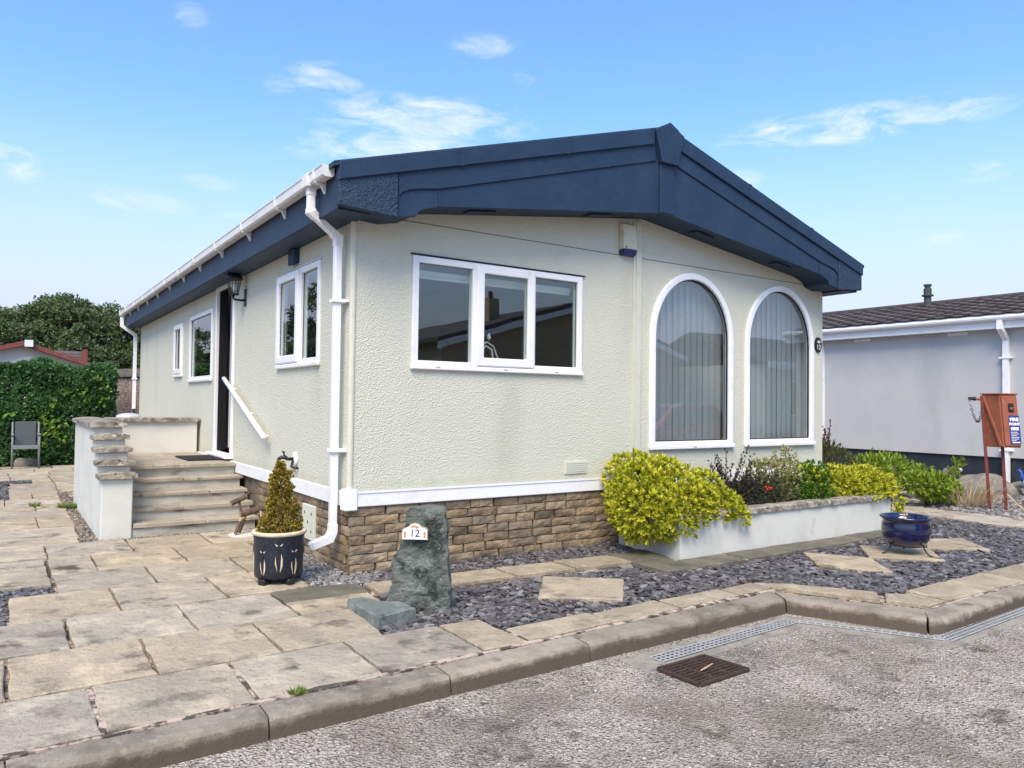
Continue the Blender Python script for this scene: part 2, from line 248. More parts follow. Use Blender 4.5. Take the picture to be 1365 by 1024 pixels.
# ------------------------------------------------------------------ mesh helpers
WL = {}
class MB:
    def __init__(s): s.v = []; s.f = []
    def add(s, V, F):
        n = len(s.v); s.v += [tuple(map(float, p)) for p in V]; s.f += [tuple(i+n for i in f) for f in F]; return s
    def box(s, x0, x1, y0, y1, z0, z1):
        return s.add([(x0, y0, z0), (x1, y0, z0), (x1, y1, z0), (x0, y1, z0), (x0, y0, z1), (x1, y0, z1), (x1, y1, z1), (x0, y1, z1)],
                     [(3, 2, 1, 0), (4, 5, 6, 7), (0, 1, 5, 4), (1, 2, 6, 5), (2, 3, 7, 6), (3, 0, 4, 7)])
    def obox(s, c, size, M):
        a, b, d = (k/2 for k in size); P = [(-a, -b, -d), (a, -b, -d), (a, b, -d), (-a, b, -d), (-a, -b, d), (a, -b, d), (a, b, d), (-a, b, d)]
        return s.add([Vector(c)+M @ Vector(p) for p in P], [(3, 2, 1, 0), (4, 5, 6, 7), (0, 1, 5, 4), (1, 2, 6, 5), (2, 3, 7, 6), (3, 0, 4, 7)])
    def prism(s, A, B):
        """two matching loops of 3-D points, capped"""
        n = len(A); return s.add(list(A)+list(B), [tuple(range(n))[::-1], tuple(range(n, 2*n))]+[(i, (i+1) % n, n+(i+1) % n, n+i) for i in range(n)])
    def flat(s, poly, z0, z1): return s.prism([(x, y, z0) for x, y in poly], [(x, y, z1) for x, y in poly])
    def bar(s, a, b, w, h=None, upv=(0, 0, 1)):
        a, b = Vector(a), Vector(b); d = b-a; z = d.normalized(); x = z.cross(Vector(upv))
        if x.length < 1e-4: x = z.cross(Vector((0, 1, 0)))
        x.normalize(); y = x.cross(z); h = h or w
        return s.prism([a+x*i*w/2+y*j*h/2 for i, j in ((-1, -1), (1, -1), (1, 1), (-1, 1))], [b+x*i*w/2+y*j*h/2 for i, j in ((-1, -1), (1, -1), (1, 1), (-1, 1))])
    def tube(s, pts, r, n=8, closed=False, rot=0):
        pts = [Vector(p) for p in pts]; m = len(pts); rings = []; prevx = None
        rr = r if isinstance(r, (list, tuple)) else [r]*m
        for i, p in enumerate(pts):
            a = pts[(i-1) % m] if (closed or i > 0) else None; b = pts[(i+1) % m] if (closed or i < m-1) else None
            d1 = (p-a).normalized() if a is not None else None; d2 = (b-p).normalized() if b is not None else None
            d = (d1+d2) if d1 is not None and d2 is not None else (d1 or d2); d.normalize()
            k = 1
            if d1 is not None and d2 is not None: k = min(1.6, 1/max(.4, d.dot(d2)))
            if prevx is None:
                x = d.cross(Vector((0, 1, 0)) if abs(d.y) < .9 else Vector((1, 0, 0)))
            else: x = prevx-d*prevx.dot(d)
            x.normalize(); y = d.cross(x); prevx = x
            rings.append([p+(x*math.cos(rot+2*math.pi*j/n)+y*math.sin(rot+2*math.pi*j/n))*rr[i]*(k if n == 4 else 1) for j in range(n)])
        V = [q for g in rings for q in g]; F = []
        for i in range(m if closed else m-1):
            for j in range(n):
                F.append((i*n+j, i*n+(j+1) % n, ((i+1) % m)*n+(j+1) % n, ((i+1) % m)*n+j))
        if not closed: F += [tuple(range(n))[::-1], tuple(range((m-1)*n, m*n))]
        return s.add(V, F)
    def lathe(s, prof, c=(0, 0, 0), n=32, M=None):
        V = []; F = []; m = len(prof)
        for r, z in prof:
            for j in range(n):
                p = Vector((r*math.cos(2*math.pi*j/n), r*math.sin(2*math.pi*j/n), z))
                V.append(Vector(c)+(M @ p if M else p))
        for i in range(m-1):
            for j in range(n): F.append((i*n+j, i*n+(j+1) % n, (i+1)*n+(j+1) % n, (i+1)*n+j))
        F += [tuple(range(n))[::-1], tuple(range((m-1)*n, m*n))]
        return s.add(V, F)
    def build(s, name, m, parent=None, smooth=False, bevel=0, kind=None, label=None, cat=None, group=None, seg=1):
        V = np.array(s.v, dtype=float); c = (V.min(0)+V.max(0))/2; V = V-c
        me = bpy.data.meshes.new(name); me.from_pydata(V.tolist(), [], s.f); me.update()
        if m: me.materials.append(m)
        if smooth: me.polygons.foreach_set('use_smooth', [True]*len(me.polygons))
        o = bpy.data.objects.new(name, me); col.objects.link(o); wl = Vector(c)
        if parent: o.parent = parent; o.location = wl-WL[parent]
        else: o.location = wl
        WL[o] = wl
        if bevel:
            b = o.modifiers.new('bevel', 'BEVEL'); b.width = bevel; b.segments = seg; b.limit_method = 'ANGLE'; b.angle_limit = R(40)
        tag(o, label, cat, group, kind); return o
def tag(o, label=None, cat=None, group=None, kind=None):
    for k, v in (('label', label), ('category', cat), ('group', group), ('kind', kind)):
        if v: o[k] = v
    return o
def thing(name, label, cat, loc, group=None):
    o = bpy.data.objects.new(name, None); col.objects.link(o); o.location = loc; WL[o] = Vector(loc); o.empty_display_size = .1
    return tag(o, label, cat, group)
def mbox(*a): return MB().box(*a)
def piece(src, name, loc, parent, M=None):
    """copy sharing mesh data, placed at a world location"""
    o = src.copy(); col.objects.link(o); o.parent = parent; o.location = Vector(loc)-WL[parent]; WL[o] = Vector(loc)
    if M is not None: o.rotation_euler = M
    return o
def text_mesh(name, body, size, M, m, parent, ext=.0015, align='CENTER', bold=0):
    c = bpy.data.curves.new(name, 'FONT'); c.body = body; c.size = size; c.extrude = ext; c.align_x = align; c.align_y = 'CENTER'; c.offset = bold; c.resolution_u = 3
    t = bpy.data.objects.new(name, c); col.objects.link(t); dg = bpy.context.evaluated_depsgraph_get(); me = bpy.data.meshes.new_from_object(t.evaluated_get(dg))
    bpy.data.objects.remove(t); me.transform(M.to_3x3().to_4x4()); me.materials.clear(); me.materials.append(m)
    o = bpy.data.objects.new(name, me); col.objects.link(o); loc = M.translation
    o.parent = parent; o.location = loc-WL[parent]; WL[o] = Vector(loc); return o
def frame3(x, y, z, o): return Matrix(((x[0], y[0], z[0], o[0]), (x[1], y[1], z[1], o[1]), (x[2], y[2], z[2], o[2]), (0, 0, 0, 1)))
def slab(poly, z0, z1, jit=.006, cham=.006, tilt=.003):
    """riven slab: irregular outline, chamfered worn edge, slight tilt"""
    pts = []
    n = len(poly)
    for i in range(n):
        a, b = Vector(poly[i]), Vector(poly[(i+1) % n]); k = 6 if (b-a).length > .3 else 3
        for j in range(k):
            p = a.lerp(b, j/k)
            pts.append(p+Vector((random.uniform(-jit, jit), random.uniform(-jit, jit))))
    c = sum(pts, Vector((0, 0)))/len(pts); tx, ty, dz = (random.uniform(-tilt, tilt) for _ in range(3))
    def zz(p, h): return h+dz+tx*(p.x-c.x)*3+ty*(p.y-c.y)*3
    mb = MB(); m = len(pts)
    ins = [p+(c-p).normalized()*cham*random.uniform(.7, 1.6) for p in pts]
    V = [(p.x, p.y, z0) for p in pts]+[(p.x, p.y, zz(p, z1-cham*.8)) for p in pts]+[(p.x, p.y, zz(p, z1)) for p in ins]
    F = [tuple(range(m))[::-1]]+[(i, (i+1) % m, m+(i+1) % m, m+i) for i in range(m)]+[(m+i, m+(i+1) % m, 2*m+(i+1) % m, 2*m+i) for i in range(m)]+[tuple(range(2*m, 3*m))]
    return mb.add(V, F)
def leaf_arrays(C, Dv, Nv, ln, wd, fold=.25):
    """folded leaves: base C, direction Dv, facing Nv"""
    Dv = Dv/np.linalg.norm(Dv, axis=1, keepdims=True); S = np.cross(Dv, Nv); S /= (np.linalg.norm(S, axis=1, keepdims=True)+1e-9); U = np.cross(S, Dv)
    ln = ln[:, None]; wd = wd[:, None]
    mid = C+Dv*ln*.48
    V = np.stack([C, mid+S*wd*.5+U*wd*fold, C+Dv*ln, mid-S*wd*.5+U*wd*fold], 1)
    return V
def leaf_mesh(name, V, m, parent=None, **k):
    n = len(V); me = bpy.data.meshes.new(name); P = V.reshape(-1, 3); c = (P.min(0)+P.max(0))/2; P = P-c
    me.vertices.add(n*4); me.vertices.foreach_set('co', P.astype(np.float32).ravel())
    idx = np.arange(n)[:, None]*4; tri = np.concatenate([idx+np.array([0, 1, 2]), idx+np.array([0, 2, 3])], 1).reshape(-1)
    me.loops.add(n*6); me.loops.foreach_set('vertex_index', tri.astype(np.int32)); me.polygons.add(n*2)
    me.polygons.foreach_set('loop_start', np.arange(0, n*6, 3, dtype=np.int32)); me.polygons.foreach_set('loop_total', np.full(n*2, 3, dtype=np.int32))
    me.update(); me.validate(); me.materials.append(m)
    o = bpy.data.objects.new(name, me); col.objects.link(o); wl = Vector(c)
    if parent: o.parent = parent; o.location = wl-WL[parent]
    else: o.location = wl
    WL[o] = wl; tag(o, k.get('label'), k.get('cat'), k.get('group'), k.get('kind')); return o
def unit(n):
    d = rng.normal(size=(n, 3)); return d/np.linalg.norm(d, axis=1, keepdims=True)
def rosettes(C, Nn, per, ln, wd, spread=.9, jit=.25):
    """tufts of leaves splayed about an outward normal"""
    n = len(C); C = np.repeat(C, per, 0); Nn = np.repeat(Nn, per, 0); k = n*per
    a = unit(k); t = a-Nn*np.sum(a*Nn, 1, keepdims=True); t /= np.linalg.norm(t, axis=1, keepdims=True)
    sp = rng.uniform(.25, 1, (k, 1))*spread; d = Nn+t*sp+unit(k)*jit
    L_ = ln*rng.uniform(.65, 1.25, k); W_ = wd*rng.uniform(.7, 1.2, k)
    return leaf_arrays(C+unit(k)*ln*.12, d, Nn-t*.4+unit(k)*.2, L_, W_)
def blob_pts(n, blobs, shell=.55):
    """points in the outer shells of ellipsoids (cx,cy,cz,rx,ry,rz); returns points and outward normals"""
    B = np.array(blobs, float); wt = (B[:, 3]*B[:, 4]+B[:, 4]*B[:, 5]+B[:, 3]*B[:, 5]); wt /= wt.sum()
    k = rng.choice(len(B), n, p=wt); d = unit(n); r = shell+(1-shell)*rng.random(n)**.5
    P = B[k, :3]+d*r[:, None]*B[k, 3:]; Nn = d/B[k, 3:]; Nn /= np.linalg.norm(Nn, axis=1, keepdims=True); return P, Nn
def twigs(base, tips, r=.004, sag=0):
    mb = MB()
    for t in tips:
        b = Vector(base)+Vector((random.uniform(-.05, .05), random.uniform(-.05, .05), 0)); t = Vector(t); m = b.lerp(t, .5)+Vector((0, 0, -sag)); mb.tube([b, m, t], [r*1.3, r, r*.4], 4)
    return mb
def chips(name, m, polys, dens, smin, smax, z, hmin=.004, hmax=.012, label=None, tilt=.35, holes=(), parent=None, layers=.02):
    def inside(p, poly):
        c = False; n = len(poly); j = n-1
        for i in range(n):
            xi, yi = poly[i]; xj, yj = poly[j]
            if (yi > p[1]) != (yj > p[1]) and p[0] < (xj-xi)*(p[1]-yi)/(yj-yi)+xi: c = not c
            j = i
        return c
    V = []; F = []
    for poly in polys:
        xs = [p[0] for p in poly]; ys = [p[1] for p in poly]; A = (max(xs)-min(xs))*(max(ys)-min(ys))
        for _ in range(int(A*dens)):
            p = (random.uniform(min(xs), max(xs)), random.uniform(min(ys), max(ys)))
            if not inside(p, poly) or any(inside(p, h) for h in holes): continue
            s_ = random.uniform(smin, smax)*(.6 if random.random() < .35 else 1); k = random.choice((4, 5, 5, 6)); a0 = random.uniform(0, 6.28); e = random.uniform(.5, 1)
            h = random.uniform(hmin, hmax); zc = z+random.random()*layers
            nx, ny = random.gauss(0, tilt*.45), random.gauss(0, tilt*.45); ca, sa = math.cos(a0), math.sin(a0); n0 = len(V); top = []
            for q in range(k):
                t = 2*math.pi*(q+random.uniform(-.3, .3))/k; x_, y_ = math.cos(t)*s_*.5, math.sin(t)*s_*.5*e
                x, y = ca*x_-sa*y_, sa*x_+ca*y_; top.append((p[0]+x, p[1]+y, zc+x*nx+y*ny))
            V += [(x, y, zt-h) for x, y, zt in top]+[(x, y, zt) for x, y, zt in top]
            F.append(tuple(range(n0+k, n0+2*k))); F += [(n0+i, n0+(i+1) % k, n0+k+(i+1) % k, n0+k+i) for i in range(k)]
    mb = MB(); mb.v = V; mb.f = F
    return mb.build(name, m, parent, kind='stuff', label=label)

# ================================================================== THE SETTING
MB().add([(-300, -300, -.17), (300, -300, -.17), (300, 300, -.17), (-300, 300, -.17)], [(0, 1, 2, 3)]).build('ground', SOIL, kind='structure', label='bare garden soil and ground around the homes')
MB().add([(-90, -60, -.10), (90, -60, -.10), (90, -2.0, -.10), (-90, -2.0, -.10)], [(0, 1, 2, 3)]).build('road', ASPH, kind='structure', label='worn pale asphalt road in front of the kerb')
patio = MB().flat([(-9, -2.28), (2.30, -2.18), (2.74, -3.0), (20, -2.9), (20, 14), (-9, 14)], -.16, -.03).build('patio', JOINT, kind='structure', label='sandstone paved patio and edging with open dirty joints')
def put_slab(poly, m=PAVE, z1=0, g=.010, **k):
    c = sum((Vector(p) for p in poly), Vector((0, 0)))/len(poly)
    P = [Vector(p)+(c-Vector(p)).normalized()*g*1.3 for p in poly]
    return slab(P, -.028, z1, **k).build('paving_slab', m, patio)
def rect(x0, x1, y0, y1): return [(x0, y0), (x1, y0), (x1, y1), (x0, y1)]
for y0, y1, xs in ((-2.19, -1.60, [-3.1, -2.49, -1.88, -1.27, -.665, -.075]), (-1.60, -.97, [-3.4, -2.79, -2.19, -1.585, -.985]), (-.97, -.305, [-2.5, -1.9, -1.28, -.685]),
                   (-.305, .385, [-2.18, -1.585, -.95, -.37]), (.385, 1.03, [-1.9, -1.275, -.63, -.30]), (1.03, 1.71, [-1.9, -1.59, -.945, -.31]), (1.71, 2.36, [-2.5, -1.89, -1.25, -.60, 0.0])):
    for a, b in zip(xs, xs[1:]):
        yy = -2.165+.03*((a+b)/2+1.3) if y0 < -2 else y0
        put_slab(rect(a, b, yy, y1))
put_slab([(-.075, -2.135), (.215, -2.13), (.19, -1.61), (-.075, -1.60)], PAVES)
put_slab([(-.985, -1.60), (-.42, -1.60), (-.33, -.98), (-.985, -.97)])
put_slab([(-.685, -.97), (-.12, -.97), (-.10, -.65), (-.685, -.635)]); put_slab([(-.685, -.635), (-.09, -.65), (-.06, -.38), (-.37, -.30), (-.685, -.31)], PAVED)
put_slab(rect(-2.25, -1.915, .68, 1.33), PAVE); put_slab(rect(-2.25, -1.915, 1.34, 1.70), PAVE)
for y0, y1, xs in ((2.36, 2.70, [-2.5, -1.60]), (2.70, 3.42, [-2.5, -1.585]), (3.42, 4.33, [-2.5, -1.89, -1.57]), (4.33, 4.80, [-2.5, -1.565]), (4.80, 5.45, [-2.5, -1.865, -1.565]), (5.45, 6.15, [-2.5, -2.17, -1.56]), (6.15, 6.82, [-2.12, -1.86, -1.56]),
                   (6.82, 7.55, [-2.12, -1.53, -1.0, -.4]), (7.55, 8.2, [-2.1, -1.52, -.9, -.3]), (8.2, 8.9, [-1.8, -1.53, -.9, -.3]), (8.9, 9.6, [-2.8, -2.08, -1.54, -1, -.4]), (9.6, 10.3, [-2.7, -2.1, -1.5, -.9, -.3]), (10.3, 11.0, [-2.9, -2.3, -1.7, -1.1, -.5, 0]), (11.0, 11.65, [-2.9, -2.2, -1.4, -.7, 0])):
    for a, b in zip(xs, xs[1:]): put_slab(rect(a, b, y0, y1), random.choice((PAVE, PAVE, PAVE)))
ki = lambda x: -2.205+.03*(x+1.3)
# edging strips: along the kerb, along the plinth, round the planter, and the path on the right
for a, b in zip([.215, .865, 1.455, 2.07], [.865, 1.455, 2.07, 2.44]): put_slab([(a, ki(a)+.045), (b, ki(b)+.045), (b, -1.85), (a, -1.875+.01)], PAVES)
put_slab([(2.44, -2.10), (2.50, -2.10), (2.80, -2.66), (2.98, -2.53), (2.66, -2.02), (2.44, -1.85)], PAVES)
put_slab([(2.81, -2.67), (2.93, -2.93), (3.16, -2.92), (3.17, -2.68), (3.0, -2.55)], PAVES)
for a, b in zip([3.18, 3.75, 4.36, 4.95, 5.6, 6.2, 6.8], [3.75, 4.36, 4.95, 5.6, 6.2, 6.8, 7.4]): put_slab(rect(a, b, -2.92, -2.60), PAVES)
for a, b in zip([-.04, .50, 1.06, 1.62], [.50, 1.06, 1.62, 2.20]):
    s_ = lambda x: -.06*(x+.04); put_slab([(a, -.70+s_(a)), (b, -.70+s_(b)), (b, -.38+s_(b)), (a, -.38+s_(a))], PAVES)
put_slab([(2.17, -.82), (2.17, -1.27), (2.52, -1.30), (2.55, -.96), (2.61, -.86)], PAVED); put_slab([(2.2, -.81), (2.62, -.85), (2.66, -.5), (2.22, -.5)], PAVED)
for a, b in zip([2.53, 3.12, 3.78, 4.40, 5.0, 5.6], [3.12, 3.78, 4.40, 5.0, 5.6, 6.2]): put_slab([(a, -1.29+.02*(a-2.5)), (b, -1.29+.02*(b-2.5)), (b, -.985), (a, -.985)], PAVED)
for a, b in zip([-2.6, -1.7, -.9, -.1], [-1.7, -.9, -.1, .6]): put_slab([(7.25+.1*(a+1.7)*.7, a), (7.95, a), (7.98, b), (7.25+.1*(b+1.7)*.7, b)], PAVE)
for a, b in zip([.6, 1.3], [1.3, 2.0]): put_slab(rect(6.9, 7.9, a, b), PAVE)
for a, b in zip([9.2, 9.9], [9.9, 10.7]): put_slab(rect(a, b, .55, 1.3), PAVE)

# pink pointing along the back of the kerb and in a few joints
def mortar_line(pts, w_, z=-.004):
    mb = MB(); n = len(pts); Lf = []; Rt = []; K = []
    for (ax, ay), (bx, by) in zip(pts, pts[1:]):
        d = Vector((bx-ax, by-ay)); k = max(2, int(d.length/.03)); d.normalize(); nn = Vector((-d.y, d.x))
        for i in range(k+1):
            p = Vector((ax, ay)).lerp(Vector((bx, by)), i/k); wob = w_*(.5+.9*mnoise.noise(Vector((p.x*7, p.y*7, 3.3)))); K.append((p+nn*max(.002, wob), p-nn*max(.003, w_*.5+w_*.5*mnoise.noise(Vector((p.x*11, p.y*11, 8))))))
    V = []; F = []
    for a, b in K: V += [(a.x, a.y, z-.012), (a.x, a.y, z), (b.x, b.y, z), (b.x, b.y, z-.012)]
    for i in range(len(K)-1):
        for j in range(3): F.append((i*4+j, i*4+j+1, i*4+4+j+1, i*4+4+j))
    return mb.add(V, F)
pm = mortar_line([(-2.6, ki(-2.6)+.018), (-1.27, ki(-1.27)+.018), (-.07, ki(-.07)+.018), (2.4, ki(2.4)+.018)], .034, -.0015)
for pts in ([(-1.88, -1.62), (-1.875, -2.22)], [(-1.27, -1.64), (-1.272, -2.2)], [(2.90, -2.945), (4.9, -2.935)], [(.215, -1.9), (.215, -2.14)], [(2.515, -1.0), (2.525, -1.29)], [(3.12, -1.0), (3.12, -1.28)]):
    q = mortar_line(pts, .020); pm.add(q.v, q.f)
pm.build('mortar_pointing', PINK, patio, kind='stuff')

# kerb stones
kerb = MB().box(-9, 2.2, -2.30, -2.24, -.17, -.06).build('kerb', MORTAR, kind='structure', label='concrete kerb running along the edge of the road')
def kerb_stone(o0, o1, i0, i1):
    o0, o1, i0, i1 = (Vector(p) for p in (o0, o1, i0, i1)); k = 30; V = []; F = []
    prof = [(1, -.16), (1, -.012), (.985, -.003), (.90, 0), (.20, 0), (.09, -.006), (.025, -.020), (0, -.038), (-.07, -.16)]; n = len(prof)
    for i in range(k+1):
        t = i/k; t = .004+t*.992; a = o0.lerp(o1, t); b = i0.lerp(i1, t)
        for j, (f, z) in enumerate(prof):
            p = a.lerp(b, f); q = .004*mnoise.noise(Vector((p.x*6, p.y*6+j*3, z*20)))+(.0035*mnoise.noise(Vector((p.x*31, p.y*31+j*5, z*40)))-(.006*max(0, mnoise.noise(Vector((p.x*13, p.y*13, 4+j*.3)))-.25))) if 0 < j < n-1 else 0; e = .006 if i in (0, k) and 3 <= j <= 7 else 0
            V.append((p.x+q, p.y+q+e*.5, z+(q-e if 0 < j < n-1 else 0)))
    for i in range(k):
        for j in range(n-1): F.append((i*n+j, i*n+j+1, (i+1)*n+j+1, (i+1)*n+j))
    F += [tuple(range(n))[::-1], tuple(range(k*n, k*n+n))]
    return MB().add(V, F).build('kerb_stone', KERB, kerb, smooth=False)
ko = lambda x: -2.372+.021*(x+1.3)
xs = [-3.95, -3.04, -2.2, -1.285, -.41, .475, 1.345, 2.245]
for a, b in zip(xs, xs[1:]): kerb_stone((a, ko(a)), (b-.0, ko(b)), (a, ki(a)-.012), (b+(.10 if b > 2 else 0), ki(b)-.012))
kerb_stone((2.25, -2.30), (2.60, -3.07), (2.355, -2.12), (2.81, -2.96))
kerb_stone((2.605, -3.08), (2.685, -3.135), (2.76, -2.97), (2.80, -2.955))
xs = [2.69, 3.60, 4.51, 5.42, 6.33, 7.24, 8.15, 9.06]
for a, b in zip(xs, xs[1:]): kerb_stone((a, -3.13+.03*(a-2.69)), (b, -3.13+.03*(b-2.69)), (a+(.11 if a < 2.8 else 0), -2.955), (b, -2.95))

# slate and gravel beds
bedA = [(.0, -.82), (2.12, -.95), (2.12, -1.28), (2.5, -1.33), (6.4, -1.25), (6.4, .2), (7.0, .3), (7.2, -1.0), (7.2, -2.60), (3.2, -2.60), (3.0, -2.52), (2.65, -2.0), (2.44, -1.84), (.24, -1.87), (.2, -1.60), (-.4, -1.60), (-.32, -.98), (-.09, -.95), (-.06, -.70)]
bedB = [(.15, -.02), (2.65, -.02), (2.65, -.50), (2.2, -.50), (.05, -.37)]
MB().flat(bedA, -.0295, -.024).build('slate_bed', BED, kind='structure', label='dark bedding under the purple slate chippings')
SL = [rect(.86, 1.5, -1.6, -1.0)]
def ccw_st(P): return P
stones = {'a': [(.80, -1.40), (1.24, -1.76), (1.66, -1.31), (1.19, -.93)], 'b': [(3.37, -1.79), (3.69, -2.24), (4.06, -1.83), (3.77, -1.37)], 'c': [(4.09, -1.80), (4.54, -2.22), (4.98, -1.86), (4.55, -1.43)], 'd': [(5.0, -1.83), (5.42, -2.19), (5.86, -1.74), (5.46, -1.58)]}
chips('slate_chippings', SLATE, [bedA], 1650, .022, .088, -.024, label='purple grey slate chippings filling the front garden bed', holes=list(stones.values()), layers=.024)
chips('slate_chippings', SLATE, [bedB], 1700, .025, .06, -.024, label='dark slate chippings along the foot of the brick plinth')
chips('grey_chippings', GREYCH, [[(-.35, -.30), (.06, -.38), (.3, -.03), (0, .0), (0, 1.6), (-.30, 1.6), (-.34, .4)]], 4200, .015, .04, -.026, label='pale grey stone chippings at the corner of the plinth')
chips('slate_chippings', SLATE, [rect(-2.6, -1.91, .41, .68), rect(-2.6, -2.19, -.29, .41)], 2200, .025, .06, -.028, label='slate chippings in the gap at the left edge of the patio')
chips('slate_chippings', SLATE, [rect(-2.5, -1.8, 8.22, 8.9), rect(-2.5, -2.13, 5.9, 8.2)], 900, .03, .07, -.028, label='dark slate chippings in the far gaps of the patio')
chips('pebbles', PEBB, [[(-1.60, 2.36), (-1.43, 2.38), (-1.45, 7.0), (-1.55, 7.0)]], 3800, .012, .045, -.028, hmin=.006, hmax=.02, label='brown pebbles in the strip beside the white parapet')
chips('pebbles', PEBB, [[(-1.45, 2.33), (0, 2.33), (0, 2.40), (-1.45, 2.41)]], 1800, .008, .03, -.01, hmin=.005, hmax=.015, label='crumbs and pebbles at the foot of the bottom step')
chips('garden_gravel', GREYCH, [rect(8.0, 12.6, -3.0, .5), rect(8.0, 12.6, .5, 3.0)], 330, .03, .09, -.03, hmin=.01, hmax=.03, label='loose grey gravel and stones in front of the pale grey home')
chips('road_grit', STONES, [rect(-2.3, 4.5, -4.6, -2.40)], 1300, .005, .017, -.104, hmin=.003, hmax=.008, label='loose grit scattered over the worn road', layers=.006, tilt=.8)
chips('road_grit', GRITD, [[(-2.3, -2.42), (2.2, -2.36), (2.5, -3.1), (2.3, -3.0), (2.1, -2.56), (.9, -2.60), (-2.3, -2.56)]], 2600, .005, .018, -.104, hmin=.004, hmax=.01, label='grit gathered at the foot of the kerb', layers=.006, tilt=.8)

for key, lab in (('a', 'pale stepping slab lying in slate nearest the green standing stone'), ('b', 'stepping slab in slate left of the slab under the blue bowl'), ('c', 'stepping slab in slate directly underneath the blue glazed bowl'), ('d', 'stepping slab in slate right of and behind the blue bowl')):
    s_ = slab(stones[key], -.026, .012, jit=.004, cham=.008, tilt=.0).build('stepping_slab', PAVE); tag(s_, lab, 'stepping stone', 'stepping slabs in the slate bed')

# drainage channel and gully
cb = MB().flat([(.62, -2.40), (2.2, -2.36), (2.55, -3.10), (4.4, -3.06), (4.4, -3.24), (2.45, -3.30), (2.05, -2.56), (1.12, -2.63), (.62, -2.62)], -.12, -.0965).build('channel_surround', CEMENT, kind='structure', label='cement surround of the drainage channel')
dch = thing('drainage_channel', 'narrow galvanised drainage channel following the kerb around the corner', 'drain', (1.6, -2.45, -.1))
def grating(p0, p1, wd, cross, nb, name='channel_grating'):
    p0, p1 = Vector((*p0, 0)), Vector((*p1, 0)); d = (p1-p0); ln = d.length; d.normalize(); s_ = Vector((-d.y, d.x, 0)); z = -.0915
    MB().prism([p0+Vector((0, 0, z-.004)), p1+Vector((0, 0, z-.004)), p1+s_*wd+Vector((0, 0, z-.004)), p0+s_*wd+Vector((0, 0, z-.004))], [p+Vector((0, 0, z-.002)) for p in (p0, p1, p1+s_*wd, p0+s_*wd)]).build('channel_shade', DRAINSHADE, dch)
    mb = MB(); up_ = Vector((0, 0, z))
    for o_ in ([0.006, wd-.006] if cross else [wd*.06, wd*.35, wd*.65, wd*.94]): mb.bar(p0+s_*o_+up_, p1+s_*o_+up_, .008 if not cross else .011, .006)
    for i in range(nb+1):
        q = p0+d*ln*i/nb; mb.bar(q+up_, q+s_*wd+up_, .014 if cross else .006, .005)
    mb.build(name, GALV, dch, kind='stuff')
grating((.80, -2.572), (1.22, -2.545), .105, False, 11); grating((1.225, -2.545), (2.10, -2.495), .10, False, 22)
grating((2.105, -2.50), (2.54, -3.20), .055, True, 17)
grating((2.56, -3.24), (3.50, -3.20), .105, False, 24); grating((3.505, -3.20), (4.4, -3.165), .105, False, 22)
gul = thing('gully_grate', 'rusty iron gully grate set in the road beside the channel', 'drain cover', (.9, -2.78, -.1))
MB().flat([(.70, -2.92), (1.09, -2.90), (1.06, -2.63), (.69, -2.645)], -.12, -.0945).build('gully_shade', DRAINSHADE, gul)
gm = MB(); gp = [Vector((.70, -2.92, -.089)), Vector((1.095, -2.90, -.089)), Vector((1.06, -2.625, -.089)), Vector((.69, -2.64, -.089))]
for a, b in zip(gp, gp[1:]+gp[:1]): gm.bar(a, b, .022, .014)
gm.build('frame', RUST, gul)
for t in (.34, .66): MB().bar(gp[0].lerp(gp[1], t), gp[3].lerp(gp[2], t), .013, .012).build('rail', RUST, gul)
for i in range(1, 9):
    t = i/9; MB().bar(gp[0].lerp(gp[3], t), gp[1].lerp(gp[2], t), .011, .010).build('bar', RUST, gul)
tag(MB().tube([(.84, -2.80, -.078), (.90, -2.79, -.074), (.97, -2.765, -.076)], [.004, .006, .004], 5).build('dry_stick', CUTWOOD), 'pale dry stick lying on the rusty gully grate', 'stick')

# ================================================================== THE PARK HOME
home = thing('park_home', 'cream rendered park home with a navy gable fascia and two arched windows', 'house', (3.05, 5.37, 0))
def holed_wall(name, outer, holes, to3, m, parent, depth=.07, thick=.09):
    """flat wall with openings: outer face, inner face, reveals"""
    bm = bmesh.new(); loops = []
    def loop(pts):
        vs_ = [bm.verts.new((p[0], p[1], 0)) for p in pts]; return [bm.edges.new((vs_[i], vs_[(i+1) % len(vs_)])) for i in range(len(vs_))]
    E_ = loop(outer)
    for h in holes: E_ += loop(h)
    bmesh.ops.triangle_fill(bm, edges=E_, use_beauty=True, use_dissolve=False, normal=(0, 0, 1))
    bm.verts.index_update(); V2 = [v.co.copy() for v in bm.verts]; F2 = [tuple(v.index for v in f.verts) for f in bm.faces]; bm.free()
    mb = MB(); mb.add([to3(p.x, p.y, 0) for p in V2], F2); mb.add([to3(p.x, p.y, thick) for p in V2], [f[::-1] for f in F2])
    for lp in [outer]+list(holes):
        n = len(lp); mb.add([to3(*p, 0) for p in lp]+[to3(*p, thick) for p in lp], [(i, (i+1) % n, n+(i+1) % n, n+i) for i in range(n)])
    return mb.build(name, m, parent)
def rc(a, b, c, d): return [(a, c), (b, c), (b, d), (a, d)]
def arch(x0, x1, z0, zt, ins=0, n=22):
    """arched outline: straight to the springing, then a half ellipse"""
    cx, rx = (x0+x1)/2, (x1-x0)/2; zs = zt-rx*1.10
    x0, x1, z0 = x0+ins, x1-ins, z0+ins; rx -= ins; rz = zt-ins-zs
    return [(x0, z0), (x1, z0), (x1, zs)]+[(cx+rx*math.cos(math.pi*i/n), zs+rz*math.sin(math.pi*i/n)) for i in range(1, n)]+[(x0, zs)]
LX, WX, BACK = 6.10, 6.10, 10.74
FR = lambda x, z, t=0: (x, t, z)                 # front wall, t goes inwards
